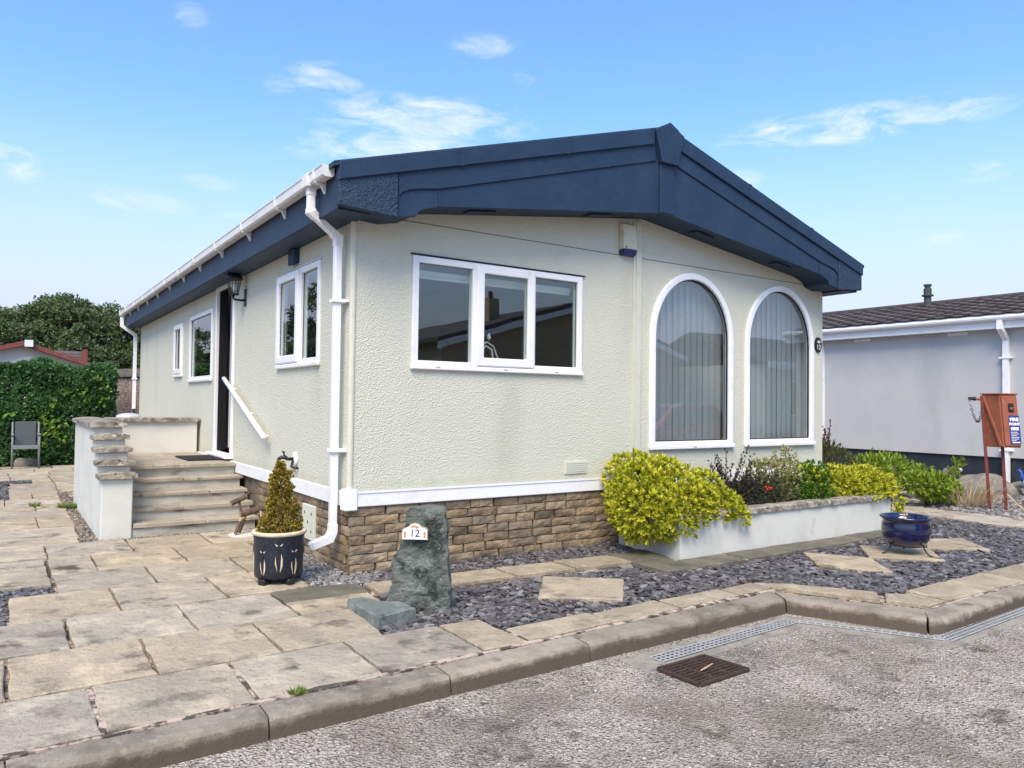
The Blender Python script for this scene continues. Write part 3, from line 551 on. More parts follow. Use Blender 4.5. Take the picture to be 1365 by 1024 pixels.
LF = lambda y, z, t=0: (t, y, z)                 # left wall
W1 = (.513, 2.295, 1.600, 2.519); A1 = (3.185, 4.440, .874, 2.716); A2 = (4.648, 5.905, .874, 2.728)
bot = [(-.25, 2.74), (.20, 2.71), (.37, 2.745), (.40, 2.79), (.47, 2.82), (.58, 2.85), (3.05, 3.175)]
botF = bot+[(6.10-x, z) for x, z in bot[:-1]][::-1]
gab = [(0, .58), (LX, .58), (LX, 2.80), (5.5, 2.9), (3.05, 3.24), (.6, 2.9), (0, 2.80)]
holed_wall('front_wall', gab, [rc(*W1), arch(*A1), arch(*A2)], FR, WALL, home)
NW = (.69, 1.86, 1.635, 2.528); DR = (3.555, 4.44, .655, 2.74); LW = (4.64, 6.06, 1.575, 2.50); SW = (6.56, 7.18, 1.67, 2.47)
holed_wall('left_wall', rc(.09, BACK, .58, 2.80), [rc(*q) for q in (NW, DR, LW, SW)], LF, WALL, home)
mbox(LX-.09, LX, .09, BACK, .58, 2.8).build('right_wall', WALL, home); mbox(.09, LX-.09, BACK-.09, BACK, .58, 2.8).build('back_wall', WALL, home)
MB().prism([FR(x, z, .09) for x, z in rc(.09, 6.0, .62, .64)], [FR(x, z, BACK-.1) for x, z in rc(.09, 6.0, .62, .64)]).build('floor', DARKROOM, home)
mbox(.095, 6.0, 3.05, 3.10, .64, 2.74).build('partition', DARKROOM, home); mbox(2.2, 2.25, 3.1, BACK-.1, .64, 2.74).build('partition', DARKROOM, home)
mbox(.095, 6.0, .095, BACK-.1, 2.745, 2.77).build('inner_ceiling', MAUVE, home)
# cover strips, panel seam, corner bead
mbox(2.945, 2.975, -.012, -.001, .63, 3.15).build('cover_strip', TRIMC, home); mbox(2.978, 3.045, -.020, -.001, .63, 3.16).build('cover_strip', TRIMC, home)
mbox(.05, 2.94, -.0022, .0, 2.784, 2.792).build('panel_seam', SEAM, home); mbox(3.05, 6.09, -.0022, .0, 2.784, 2.792).build('panel_seam', SEAM, home)
MB().tube([(.012, .012, .62), (.012, .012, 2.73)], .026, 12).build('corner_bead', TRIMC, home, smooth=False)
mbox(.0, 5.6, -.016, -.001, 2.735, 2.765).build('eaves_bead', TRIMC, home) if False else None
# white skirting band
mbox(-.03, 2.78, -.030, -.001, .495, .615).build('skirting_band', UPVC, home, bevel=.006); mbox(-.030, -.001, .02, 10.7, .495, .615).build('skirting_band', UPVC, home, bevel=.006)
mbox(-.045, .06, -.045, .06, .47, .635).build('skirting_corner', UPVC, home, bevel=.008)
mbox(-.022, 2.78, -.036, -.0305, .600, .618).build('drip_bead', UPVC, home); mbox(2.78, 6.1, -.030, -.001, .495, .615).build('skirting_band', UPVC, home)
# plinth of stone bricks
pl = mbox(.03, LX-.02, .03, BACK-.02, -.10, .585).build('plinth', MORTAR, home)
def stone_brick(ln, ht, dp):
    nx, nz = max(3, int(ln/.05)), 3; V = []; F = []
    for k in range(nz+1):
        for i in range(nx+1):
            e = i in (0, nx) or k in (0, nz); u = -ln/2+ln*i/nx; v = -ht/2+ht*k/nz
            V.append((u+(0 if i in (0, nx) else random.uniform(-.006, .006)), (-dp if not e else -dp*.45)+random.uniform(-.003, .003), v+(random.uniform(-.003, .003))))
    for k in range(nz):
        for i in range(nx): a = k*(nx+1)+i; F.append((a, a+1, a+nx+2, a+nx+1))
    # sides back to the wall
    ring = [i for i in range(nx+1)]+[k*(nx+1)+nx for k in range(1, nz+1)]+[nz*(nx+1)+i for i in range(nx-1, -1, -1)]+[k*(nx+1) for k in range(nz-1, 0, -1)]
    n0 = len(V); V += [(V[i][0], .03, V[i][2]) for i in ring]; n = len(ring)
    F += [(ring[(j+1) % n], ring[j], n0+j, n0+(j+1) % n) for j in range(n)]
    return MB().add(V, F)
protos = {}
def lay(x0, x1, z0, z1, side):
    ln = round((x1-x0-.010)/.02)*.02; ht = z1-z0-.007; key = (ln, round(ht, 3), random.randint(0, 2))
    c = (x0+x1)/2, (z0+z1)/2
    if key not in protos:
        o = stone_brick(ln, ht, .009).build('brick', BRICK, pl); b = protos[key] = o; o.location = Vector((0, 0, 0))
        off = WL[o]; WL[o] = Vector(off); protos[key] = (o, off)
        loc = Vector((c[0], 0, c[1]))+Vector((0, off.y, 0)) if side == 'f' else Vector((off.y, c[0], c[1]))
        o.location = loc-WL[pl]; o.rotation_euler = (0, 0, 0) if side == 'f' else (0, 0, -math.pi/2); WL[o] = loc; return
    o, off = protos[key]
    loc = Vector((c[0], off.y, c[1])) if side == 'f' else Vector((off.y, c[0], c[1]))
    piece(o, 'brick', loc, pl, (0, random.choice((0, math.pi)), 0) if side == 'f' else (0, 0, -math.pi/2))
CH = .0742; z = -.026
for r_ in range(7):
    z0, z1 = z+r_*CH, z+(r_+1)*CH
    for side, end, st in (('f', 2.85, .012), ('l', 2.36, .012)):
        off = (r_ % 2) if side == 'f' else 1-(r_ % 2)
        x = st+(.035 if not off and side == 'l' else .0) if not off else st
        first = True
        while x < end:
            ln = random.choice((.20, .22, .24, .26, .30)) if not (first and off) else .12
            lay(x, min(x+ln, end+.1), z0, z1, side); x += ln; first = False

# ---- windows
def ring(name, outl, inl, to3, t0, t1, m, parent, bevel=.006):
    n = len(outl); A = [to3(*p, t0) for p in outl]; B = [to3(*p, t0) for p in inl]; A2_ = [to3(*p, t1) for p in outl]; B2 = [to3(*p, t1) for p in inl]; mb = MB(); V = A+B+A2_+B2; F = []
    for i in range(n):
        j = (i+1) % n; F += [(i, j, n+j, n+i), (2*n+j, 2*n+i, 3*n+i, 3*n+j), (j, i, 2*n+i, 2*n+j), (n+i, n+j, 3*n+j, 3*n+i)]
    return mb.add(V, F).build(name, m, parent, bevel=bevel, seg=2)
def pane(pts, to3, t, parent, m=None, th=.012):
    return MB().prism([to3(*p, t) for p in pts], [to3(*p, t+th) for p in pts]).build('pane', m or GLASS, parent)
def inset(q, d): return (q[0]+d, q[1]-d, q[2]+d, q[3]-d)
def gasket(q, to3, t, parent): ring('gasket', rc(*inset(q, -.008)), rc(*q), to3, t-.001, t+.01, RUBBER, parent, bevel=0)
# front three-light window
fwn = thing('x', None, None, (0, 0, 0)); bpy.data.objects.remove(fwn)
def window(name, q, to3, lights, sill_x=.02):
    """q outer; lights: (x0, x1, opening) of each light measured on the frame"""
    fr = ring(name, rc(*inset(q, .002)), rc(*inset(q, .058)), to3, -.018, .06, UPVC, home)
    for x0, x1, op in lights:
        if op:
            o = (x0, x1, q[2]+.03, q[3]-.012); i = inset(o, .075); ring('sash', rc(*o), rc(*i), to3, -.036, .035, UPVC, fr, bevel=.01); g = i; t = -.008
        else: g = (x0, x1, q[2]+.058, q[3]-.058); t = .012
        gasket(g, to3, t-.002, fr); pane(rc(*g), to3, t, fr)
    xs_ = [l for l in lights]
    for a, b in zip(xs_, xs_[1:]):
        u0, u1 = a[1], b[0]
        if u1-u0 > .012: MB().prism([to3(*p, -.016) for p in rc(u0, u1, q[2]+.058, q[3]-.058)], [to3(*p, .055) for p in rc(u0, u1, q[2]+.058, q[3]-.058)]).build('mullion', UPVC, fr, bevel=.004)
    MB().prism([to3(*p, -.034) for p in rc(q[0]-.01, q[1]+.01, q[2]-.018, q[2]+.022)], [to3(*p, .0) for p in rc(q[0]-.01, q[1]+.01, q[2]-.018, q[2]+.022)]).build('sill', UPVC, fr, bevel=.008)
    return fr
w1 = window('three_light_window', W1, FR, [(.574, 1.085, False), (1.120, 1.728, True), (1.748, 2.236, False)])
mbox(.495, 2.32, -.022, -.001, 2.522, 2.532).build('drip_strip', BLACKM, home)
for x in (.75, 1.42, 1.98): mbox(x-.018, x+.018, -.0365, -.034, 1.602, 1.612).build('weep_cap', MAUVE, w1)
mbox(.55, 2.26, .13, .15, 2.385, 2.425).build('pelmet_rail', CURT, w1); mbox(.55, 2.26, .151, .158, 2.36, 2.39).build('blind_edge', CURT, w1)
mbox(.56, 2.25, .14, .30, 1.56, 1.585).build('inner_sill', UPVC, w1)
w2 = window('casement_window', NW, LF, [(.745, 1.175, False), (1.215, 1.86, True)])
mbox(-.022, -.001, .66, 1.30, 2.531, 2.539).build('drip_strip', UPVCD, home)
w3 = window('side_window', LW, LF, [(4.70, 6.0, False)])
MB().prism([LF(*p, .16) for p in rc(4.72, 5.95, 1.98, 2.02)], [LF(*p, .19) for p in rc(4.72, 5.95, 1.98, 2.02)]).build('curtain_rail', CURT, w3)
cu = MB()
for i in range(12):
    y = 4.75+i*.075; cu.add([(.2+.03*(i % 2), y, 1.62), (.2+.03*((i+1) % 2), y+.075, 1.62), (.2+.03*((i+1) % 2), y+.075, 1.98), (.2+.03*(i % 2), y, 1.98)], [(0, 1, 2, 3)])
cu.build('half_curtain', CURT, w3)
w4 = window('narrow_window', SW, LF, [(6.58, 7.16, True)])
# items seen through the casement window
for zz_, a, b in ((1.92, .8, 1.75), (2.28, .8, 1.6)): MB().bar((.35, a, zz_), (.35, b, zz_), .03, .03).build('inner_rail', UPVC, w2)
# arched windows with vertical blinds
def arched(q, nsl):
    fr = ring('arched_window', arch(*q), arch(*q, ins=.070), FR, -.026, .05, UPVC, home, bevel=.012)
    ring('gasket', arch(*q, ins=.066), arch(*q, ins=.080), FR, .004, .02, RUBBER, fr, bevel=0)
    pane(arch(*q, ins=.072), FR, .012, fr, GLASSA)
    mbox(q[0]-.008, q[1]+.008, -.045, -.001, q[2]-.012, q[2]+.03).build('sill', UPVC, fr, bevel=.008)
    cx = (q[0]+q[1])/2; mbox(cx-.02, cx+.02, -.0475, -.0455, q[2]+.004, q[2]+.014).build('weep_cap', MAUVE, fr)
    a0 = q[0]+.02; wd = (q[1]-q[0]-.04)/nsl; p0 = None
    for i in range(nsl):
        x = a0+wd*(i+.5)
        if p0 is None:
            mb = MB(); k = 4; A = []
            for j in range(k+1):
                u = -wd*.63+wd*1.26*j/k; A.append((u, .006*math.cos(math.pi*(j/k-.5))))
            ca, sa = math.cos(R(9)), math.sin(R(9)); A = [(u*ca-v*sa, u*sa+v*ca) for u, v in A]
            V = [(x+u, .15+v, z_) for z_ in (q[2]-.02, q[3]+.03) for u, v in A]; mb.add(V, [(j, j+1, k+2+j, k+1+j) for j in range(k)])
            p0 = mb.build('blind_slat', BLIND, fr); base = WL[p0].copy(); bx = x
        else: piece(p0, 'blind_slat', base+Vector((x-bx, random.uniform(-.003, .003), 0)), fr, (0, 0, random.uniform(-.05, .05)))
    return fr
arched(A1, 13); arched(A2, 13)

# ---- door (standing open inwards)
dfr = ring('door_frame', rc(*inset(DR, .0)), [(DR[0]+.05, DR[2]+.03), (DR[1]-.05, DR[2]+.03), (DR[1]-.05, DR[3]-.065), (DR[0]+.05, DR[3]-.065)], LF, -.022, .02, UPVC, home)
mbox(-.10, .02, DR[0]-.05, DR[1]+.05, .632, .668).build('door_sill', UPVC, dfr, bevel=.008)
a = R(104); hx, hy = .125, DR[1]-.075; dv = Vector((math.sin(a), -math.cos(a), 0)); dn = Vector((dv.y, -dv.x, 0))
def dbox(u0, u1, t0, t1, z0, z1): return MB().prism([Vector((hx, hy, z0))+dv*u+dn*t for u, t in ((u0, t0), (u1, t0), (u1, t1), (u0, t1))], [Vector((hx, hy, z1))+dv*u+dn*t for u, t in ((u0, t0), (u1, t0), (u1, t1), (u0, t1))])
dl = dbox(0, .76, 0, .05, .70, 2.665).build('door', DOORB, home, bevel=.004)
for z0, z1 in ((.85, 1.55), (1.68, 2.52)):
    for u0, u1 in ((.10, .34), (.42, .66)): dbox(u0, u1, .051, .060, z0, z1).build('door_panel', DOORB, dl, bevel=.006)
dbox(.68, .72, .052, .10, 1.60, 1.63).build('handle', GALV, dl)
dbox(-.002, .012, .051, .056, .72, 2.64).build('weather_seal', UPVC, dl)
mbox(.0215, .12, DR[1]-.062, DR[1]+.01, .69, 2.70).build('jamb_shade', BLACKM, dfr); mbox(.0215, .12, DR[0]-.01, DR[0]+.055, .69, 2.70).build('jamb_shade', BLACKM, dfr)  # black boxes over the pale reveals, painting in the dark of the doorway
# vents, meter box, handrail
mbox(2.105, 2.36, -.014, -.001, .665, .785).build('air_vent', TRIMC, home, bevel=.003)
for i in range(5): mbox(2.125, 2.34, -.018, -.0145, .685+i*.019, .693+i*.019).build('vent_louvre', TRIMC, [o for o in home.children if o.name.startswith('air_vent')][0])
mc = mbox(-.028, -.002+.0, .685, .985, .125, .42).build('meter_cover', TRIMC, home, bevel=.004)
for y_, z_ in ((.75, .2), (.92, .2), (.75, .35), (.92, .35), (.835, .275)): mbox(-.031, -.0285, y_-.007, y_+.007, z_-.012, z_+.012).build('screw_hole', BLACKM, mc)
MB().prism([(-.001, 1.27, 2.715), (-.055, 1.28, 2.715), (-.055, 1.45, 2.715), (-.001, 1.46, 2.715)], [(-.001, 1.27, 2.58), (-.06, 1.29, 2.565), (-.06, 1.44, 2.565), (-.001, 1.46, 2.58)]).build('vent_cowl', NAVY, home, bevel=.01)
hr = MB().tube([(-.085, 3.66, 1.565), (-.085, 1.98, .945)], .025, 14).build('handrail', UPVC, home, smooth=True)
for y_, z_ in ((3.45, 1.49), (2.72, 1.22), (2.15, 1.005)): MB().tube([(-.002, y_, z_-.05), (-.05, y_, z_-.05), (-.085, y_, z_-.012)], .012, 8).build('bracket', UPVC, hr); 
# ---- gable fascia, soffit, roof
ZT = lambda x: 3.04+.2903*((x if x < 3.05 else 6.10-x)+.25)         # top edge
Z1 = lambda x: 2.92+.2853*((x if x < 3.05 else 6.10-x)+.25)         # below the verge strip
def both(pts): return pts
topF = [(-.25, ZT(-.25)), (3.05, ZT(3.05)), (6.35, ZT(6.35))]
for s_ in (0, 1):
    mx = (lambda x: x) if not s_ else (lambda x: 6.10-x)
    P = lambda pts: [(mx(x), z_) for x, z_ in pts] if not s_ else [(mx(x), z_) for x, z_ in pts][::-1]
    core = P([(-.25, 2.74), (.20, 2.71), (.37, 2.745), (.40, 2.79), (.47, 2.82), (.58, 2.85), (3.048, 3.172), (3.048, ZT(3.048)-.02), (-.25, ZT(-.25)-.02)])
    MB().prism([FR(*p, -.34) for p in core], [FR(*p, -.30) for p in core]).build('gable_board', NAVY, home, bevel=.004)
    mid = P([(.215, 2.80), (.215, 2.872), (.25, 2.91), (.31, 2.937), (.40, 2.958), (.56, 2.985), (2.90, 3.655), (2.90, Z1(2.90)+.01), (.215, Z1(.215)+.01)])
    MB().prism([FR(*p, -.354) for p in mid], [FR(*p, -.3405) for p in mid]).build('moulded_band', NAVY, home, bevel=.004)
    end = P([(-.255, 2.735), (.21, 2.705), (.21, Z1(.21)+.01), (-.255, Z1(-.255)+.01)])
    MB().prism([FR(*p, -.360) for p in end], [FR(*p, -.3005) for p in end]).build('gable_end_block', NAVYR, home, bevel=.006)
    ins_ = P([(.56, 2.855), (.575, 2.855), (.575, 2.98), (.56, 2.975)])
    MB().prism([FR(*p, -.347) for p in ins_], [FR(*p, -.3405) for p in ins_]).build('joint_strip', NAVY, home)
    xs_ = [-.262, .77, 1.84, 2.87]
    for a, b in zip(xs_, xs_[1:]):
        a += .002; b -= .002
        q = P([(a, Z1(a)-.004), (b, Z1(b)-.004), (b, ZT(b)+.012), (a, ZT(a)+.012)])
        MB().prism([FR(*p, -.376-.002*xs_.index(xs_[0])) for p in q], [FR(*p, -.30) for p in q]).build('verge_trim', NAVY, home, bevel=.005)
        q2 = P([(b-.03, Z1(b-.03)-.008), (b+.012, Z1(b+.012)-.008), (b+.012, ZT(b+.012)+.016), (b-.03, ZT(b-.03)+.016)])
        if b < 2.5: MB().prism([FR(*p, -.381) for p in q2], [FR(*p, -.3765) for p in q2]).build('verge_joint', NAVY, home, bevel=.002)
    # soffit between wall and board
    sp = [(mx(x), z_+.012) for x, z_ in bot]
    mb = MB(); n = len(sp); mb.add([FR(*p, -.302) for p in sp]+[FR(*p, .05) for p in sp], [(i, i+1, n+i+1, n+i) for i in range(n-1)]); mb.add([FR(x, z_+.02, -.302) for x, z_ in sp]+[FR(x, z_+.02, .05) for x, z_ in sp], [(i+1, i, n+i, n+i+1) for i in range(n-1)])
    mb.build('gable_soffit', NAVY, home)
    for x in (1.05, 2.35):
        xx = mx(x); zb = 2.85+(x-.58)*.1316; dz = .1316*(1 if not s_ else -1)
        MB().add([(xx-.13, -.22, zb-.006-.13*dz), (xx+.13, -.22, zb-.006+.13*dz), (xx+.13, -.10, zb-.006+.13*dz), (xx-.13, -.10, zb-.006-.13*dz), (xx-.13, -.22, zb+.006-.13*dz), (xx+.13, -.22, zb+.006+.13*dz), (xx+.13, -.10, zb+.006+.13*dz), (xx-.13, -.10, zb+.006-.13*dz)], [(3, 2, 1, 0), (4, 5, 6, 7), (0, 1, 5, 4), (1, 2, 6, 5), (2, 3, 7, 6), (3, 0, 4, 7)]).build('soffit_vent', NAVYR, home)
    # roof slope
    e0, e1 = mx(-.30), mx(3.05)
    q = [(e0, 3.01), (e1, 3.985), (e1, 4.02), (e0, 3.045)]
    MB().prism([FR(*p, -.362) for p in q], [FR(*p, 11.08) for p in q]).build('roof_slope', NAVYR, home)
kz = [(2.855, 3.945), (3.05, 4.035), (3.245, 3.945), (3.20, 3.80), (3.155, 3.64), (2.945, 3.64), (2.90, 3.80)]
MB().prism([FR(*p, -.405) for p in kz], [FR(*p, -.30) for p in kz]).build('ridge_finial', NAVY, home, bevel=.006)
kz = [(2.955, 3.645), (3.145, 3.645), (3.14, 3.165), (2.96, 3.165)]
MB().prism([FR(*p, -.366) for p in kz], [FR(*p, -.335) for p in kz]).build('centre_strip', NAVY, home, bevel=.004)
kz = [(2.93, 3.985), (3.05, 4.045), (3.17, 3.985)]; MB().prism([FR(*p, -.40) for p in kz], [FR(*p, 11.08) for p in kz]).build('ridge_capping', NAVYR, home)
bk = [(0, 2.79), (6.1, 2.79), (3.05, 3.98)]; MB().prism([FR(*p, BACK-.08) for p in bk], [FR(*p, BACK-.02) for p in bk]).build('back_gable', WALL, home)
for s_ in (0, 1):
    x0, x1 = ((-.25, -.225) if not s_ else (6.325, 6.35))
    mbox(x0, x1, -.30, 11.05, 2.715, 2.985).build('side_fascia', NAVY, home, bevel=.004)
    x0, x1 = ((-.225, .02) if not s_ else (6.08, 6.325)); mbox(x0, x1, -.29, 11.05, 2.715, 2.735).build('side_soffit', NAVY, home)
# gutter and downpipes
gp = [(-.255, 3.036), (-.255, 2.968), (-.268, 2.956), (-.328, 2.956), (-.342, 2.970), (-.346, 3.032), (-.352, 3.036), (-.352, 3.042), (-.338, 3.042), (-.334, 2.975), (-.322, 2.966), (-.274, 2.966), (-.264, 2.975), (-.264, 3.036)]
gut = MB().prism([(x, -.24, z_) for x, z_ in gp], [(x, 11.18, z_-.015) for x, z_ in gp]).build('gutter', UPVCD, home)
for y_ in (-.245, 11.18): MB().prism([(x, y_-.006, z_) for x, z_ in gp[:8]], [(x, y_+.006, z_) for x, z_ in gp[:8]]).build('stop_end', UPVCD, gut)
bkt = [(-.252, 3.03), (-.252, 2.875), (-.262, 2.875), (-.29, 2.93), (-.340, 2.948), (-.353, 2.968), (-.357, 3.046), (-.340, 3.050), (-.346, 2.962), (-.262, 2.948), (-.262, 3.03)]
for i, y_ in enumerate([-.06, .9, 2.0, 3.1, 4.2, 5.2, 6.2, 7.2, 8.2, 9.2, 10.2, 11.0]):
    if i == 0: b0 = MB().prism([(x, y_-.012, z_) for x, z_ in bkt], [(x, y_+.012, z_) for x, z_ in bkt]).build('gutter_bracket', UPVCD, gut); bl = WL[b0].copy()
    else: piece(b0, 'gutter_bracket', bl+Vector((0, y_+.06, 0)), gut)
mbox(-.362, -.25, .045, .165, 2.945, 3.048).build('gutter_outlet', UPVCD, gut, bevel=.004)
def sq(pts, r_, m=UPVC): return MB().tube(pts, r_*math.sqrt(2), 4, rot=math.pi/4)
dp = sq([(-.305, .105, 2.95), (-.305, .105, 2.765), (-.075, .125, 2.600), (-.075, .125, .30), (-.10, .125, .245), (-.26, .125, .195)], .028).build('downpipe', UPVC, home, bevel=.006)
for pts in ([(-.305, .105, 2.955), (-.305, .105, 2.89)], [(-.305, .105, 2.795), (-.305, .105, 2.765), (-.262, .109, 2.734)], [(-.12, .121, 2.631), (-.075, .125, 2.600), (-.075, .125, 2.53)], [(-.075, .125, .36), (-.075, .125, .30), (-.10, .125, .245), (-.245, .125, .20)]): sq(pts, .0325).build('pipe_elbow', UPVC, dp, bevel=.005)
for z_ in (2.10, .93): mbox(-.12, -.002, .075, .175, z_-.014, z_+.014).build('pipe_clip', UPVC, dp, bevel=.003); mbox(-.03, -.002, .04, .21, z_-.010, z_+.010).build('pipe_clip', UPVC, dp)
dp2 = sq([(-.315, 10.95, 2.91), (-.315, 10.95, 2.74), (-.07, 10.95, 2.57), (-.07, 10.95, 1.12)], .030).build('downpipe', UPVC, home)
mbox(-.115, -.025, 10.90, 11.0, 1.70, 1.73).build('pipe_clip', UPVC, dp2)
MB().tube([(-.07, 10.95, 1.13), (-.07, 10.9, 1.02), (-.06, 10.8, .88), (-.11, 10.7, .82), (-.22, 10.6, .84)], .028, 8).build('black_hose', RUBBER, dp2, smooth=True)
sq([(-.06, 10.99, 1.1), (-.06, 10.99, .1)], .03).build('waste_pipe', UPVC, home)

# ================================================================== STEPS AND PARAPET
st = thing('entrance_steps', 'wide stone steps and landing leading up to the open black door', 'steps', (-.6, 3.4, 0))
mbox(-1.18, -.035, 3.30, 5.25, -.03, .575).build('landing_base', RENDW, st)
ty = [2.40, 2.61, 2.82, 3.03, 3.27]; tz = [.122, .246, .368, .490, .612]
for i, (y, z_) in enumerate(zip(ty, tz)):
    zb = -.03 if i == 0 else tz[i-1]-.02
    mb = MB(); nx = 14; V = []; F = []
    for j in range(nx+1):
        x = -1.18+1.145*j/nx; q = .006*mnoise.noise(Vector((x*5, i*3, 1)))
        V += [(x, y+.028+q, zb), (x, y+.024+q, z_-.032), (x, y+.30, z_-.032), (x, y+.30, zb)]
    for j in range(nx): F += [(j*4+k, j*4+4+k, j*4+4+(k+1) % 4, j*4+(k+1) % 4) for k in range(4)]
    F += [(0, 1, 2, 3), (nx*4+3, nx*4+2, nx*4+1, nx*4)]
    mb.add(V, F).build('riser', RISER, st)
    if i < 4:
        sp_ = (-.52, -.70, -.40, -.62)[i]
        for a, b in ((-1.18, sp_), (sp_, -.005 if i else .0)):
            slab([(a+.002, y-.004), (b-.002, y-.004), (b-.002, y+.235), (a+.002, y+.235)], z_-.034, z_, jit=.007, cham=.010, tilt=.004).build('tread_slab', STEPST, st)
for a, b, c, d in ((-1.18, -.62, 3.245, 3.92), (-.62, -.035, 3.245, 3.92), (-1.18, -.75, 3.925, 4.58), (-.75, -.035, 3.925, 4.58), (-1.18, -.5, 4.585, 5.25), (-.5, -.035, 4.585, 5.25)):
    slab([(a+.003, c), (b-.003, c), (b-.003, d), (a+.003, d)], tz[4]-.036, tz[4]+.0, jit=.005, cham=.008, tilt=.0).build('landing_slab', STEPST, st)
pw = thing('stepped_parapet', 'white rendered parapet wall stepping down beside the entrance steps with stone copings', 'wall', (-1.3, 3.9, 0))
fy = [2.40, 2.60, 2.80, 3.01, 3.24]; fz = [.565, .672, .79, .905, 1.02]
prof = [(fy[0], -.05)]
for i in range(5): prof += [(fy[i], fz[i-1]+.04 if i else fz[0]-.001)] if False else []
pr = [(2.40, -.05), (2.40, .560), (2.60, .560), (2.60, .668), (2.80, .668), (2.80, .785), (3.01, .785), (3.01, .900), (3.24, .900), (3.24, 1.015), (5.48, 1.015), (5.48, -.05)]
MB().prism([(-1.45, y, z_) for y, z_ in pr], [(-1.185, y, z_) for y, z_ in pr]).build('wall', RENDG, pw, bevel=.008)
def coping(y0, y1, z0, x0, x1, h=.042):
    n = 7; V = []; F = []; ks = [0, .04, .10, .5, .9, 1.0]
    for k in range(len(ks)):
        y = y0+(y1-y0)*ks[k]
        for j in range(n):
            t = j/(n-1); x = x0+(x1-x0)*t; dome = .022*(1-(2*t-1)**2); e = .012 if k == 0 else 0
            q = lambda s_: .009*mnoise.noise(Vector((x*16, y*13, s_+z0*7)))
            V += [(x+q(1)*(j in (0, n-1)), y+q(2)*1.2*(k == 0)-(0), z0+q(5)*.4), (x+q(3)*(j in (0, n-1)), y+q(4)*1.2*(k == 0)+e*.3, z0+h+dome-e*.6+q(6)*.5)]
    m_ = len(ks)
    for k in range(m_-1):
        for j in range(n-1):
            a = (k*n+j)*2; b = a+2; c = a+2*n; d = c+2; F += [(a+1, b+1, d+1, c+1), (a, c, d, b)]
        a = k*n*2; c = a+2*n; F.append((a, a+1, c+1, c)); a = (k*n+n-1)*2; c = a+2*n; F.append((a+1, a, c, c+1))
    for j in range(n-1):
        a = j*2; F.append((a, a+2, a+3, a+1)); a = ((m_-1)*n+j)*2; F.append((a+2, a, a+1, a+3))
    return MB().add(V, F).build('coping_stone', COPE, pw)
for i in range(4): coping(fy[i]-.045, fy[i+1]+.0, (.562, .670, .787, .902)[i], -1.485, -1.145)
coping(3.195, 3.95, 1.017, -1.485, -1.145); coping(3.955, 4.75, 1.017, -1.485, -1.145); coping(4.755, 5.50, 1.017, -1.485, -1.145)
lw_ = thing('landing_wall', 'low rendered wall with stone coping closing the back of the landing', 'wall', (-.6, 5.38, 0))
mbox(-1.184, -.045, 5.26, 5.47, -.05, 1.02).build('wall', RENDW, lw_)
for a, b in ((-1.14, -.62), (-.615, -.015)): slab([(a, 5.215), (b, 5.215), (b, 5.51), (a, 5.51)], 1.021, 1.072, jit=.006, cham=.010, tilt=.0).build('coping_stone', COPE, lw_)
tag(MB().flat([(-.46, 3.66), (-.052, 3.64), (-.05, 4.34), (-.47, 4.36)], .6135, .632).build('doormat', MAT_, bevel=.004), 'black fibre doormat lying on the landing before the door', 'doormat')

# grey domed lid behind the landing wall
sb = thing('storage_bin', 'round bin with a pale grey domed lid behind the landing wall', 'bin', (-.76, 6.15, 0))
MB().lathe([(.13, 0), (.14, .5), (.145, 1.03)], (-.76, 6.15, 0), 24).build('drum', LIDG, sb, smooth=False)
MB().lathe([(.158, 1.031), (.162, 1.06), (.150, 1.085), (.11, 1.105), (.05, 1.115), (.0, 1.117)], (-.76, 6.15, 0), 28).build('lid', LIDG, sb, smooth=True)

# ---- garden tap, lantern, alarm, signs
tap = thing('garden_tap', 'black garden tap on a round white wall plate', 'tap', (-.06, 1.27, .79))
Mx = Matrix.Rotation(-math.pi/2, 3, 'Y')
MB().lathe([(.062, 0), (.066, .012), (.055, .022), (.0, .024)], (-.002, 1.27, .785), 24, Mx).build('wall_plate', UPVC, tap)
MB().tube([(-.02, 1.27, .785), (-.075, 1.28, .785), (-.09, 1.285, .80), (-.125, 1.30, .80), (-.145, 1.305, .785), (-.148, 1.305, .755)], [.016, .016, .019, .017, .017, .013], 10).build('spout', BLACKM, tap, smooth=True)
MB().tube([(-.095, 1.285, .80), (-.11, 1.285, .845)], .008, 8).build('spindle', BLACKM, tap); MB().tube([(-.11, 1.255, .848), (-.11, 1.315, .852)], .007, 8).build('handle', BLACKM, tap)
MB().tube([(-.148, 1.305, .755), (-.148, 1.305, .735)], .013, 10).build('nozzle', COPPER, tap)
MB().tube([(-.03, 1.26, .77), (-.05, 1.24, .72), (-.03, 1.20, .705), (-.004, 1.19, .71)], .012, 8).build('supply_pipe', BLACKM, tap, smooth=True)
ln_ = thing('wall_lantern', 'black coach lantern with clear panes on the wall beside the door', 'lantern', (0, 3.10, 2.4))
MB().box(-.016, -.001, 3.065, 3.135, 2.36, 2.56).build('back_plate', BLACKM, ln_, bevel=.006)
MB().tube([(-.01, 3.10, 2.43), (-.06, 3.10, 2.425), (-.12, 3.10, 2.43), (-.14, 3.10, 2.45), (-.132, 3.10, 2.475)], .013, 8).build('arm', BLACKM, ln_, smooth=True)
lc = (-.132, 3.10); hexp = lambda r_, z_: [(lc[0]+r_*math.cos(math.pi*k/3), lc[1]+r_*math.sin(math.pi*k/3), z_) for k in range(6)]
MB().prism(hexp(.05, 2.475), hexp(.058, 2.492)).build('base_cup', BLACKM, ln_)
MB().prism(hexp(.046, 2.494), hexp(.074, 2.648)).build('lamp_glass', LANTG, ln_)
for k in range(6):
    a_, b_ = hexp(.048, 2.492)[k], hexp(.076, 2.65)[k]; MB().bar(a_, b_, .008).build('glazing_bar', BLACKM, ln_)
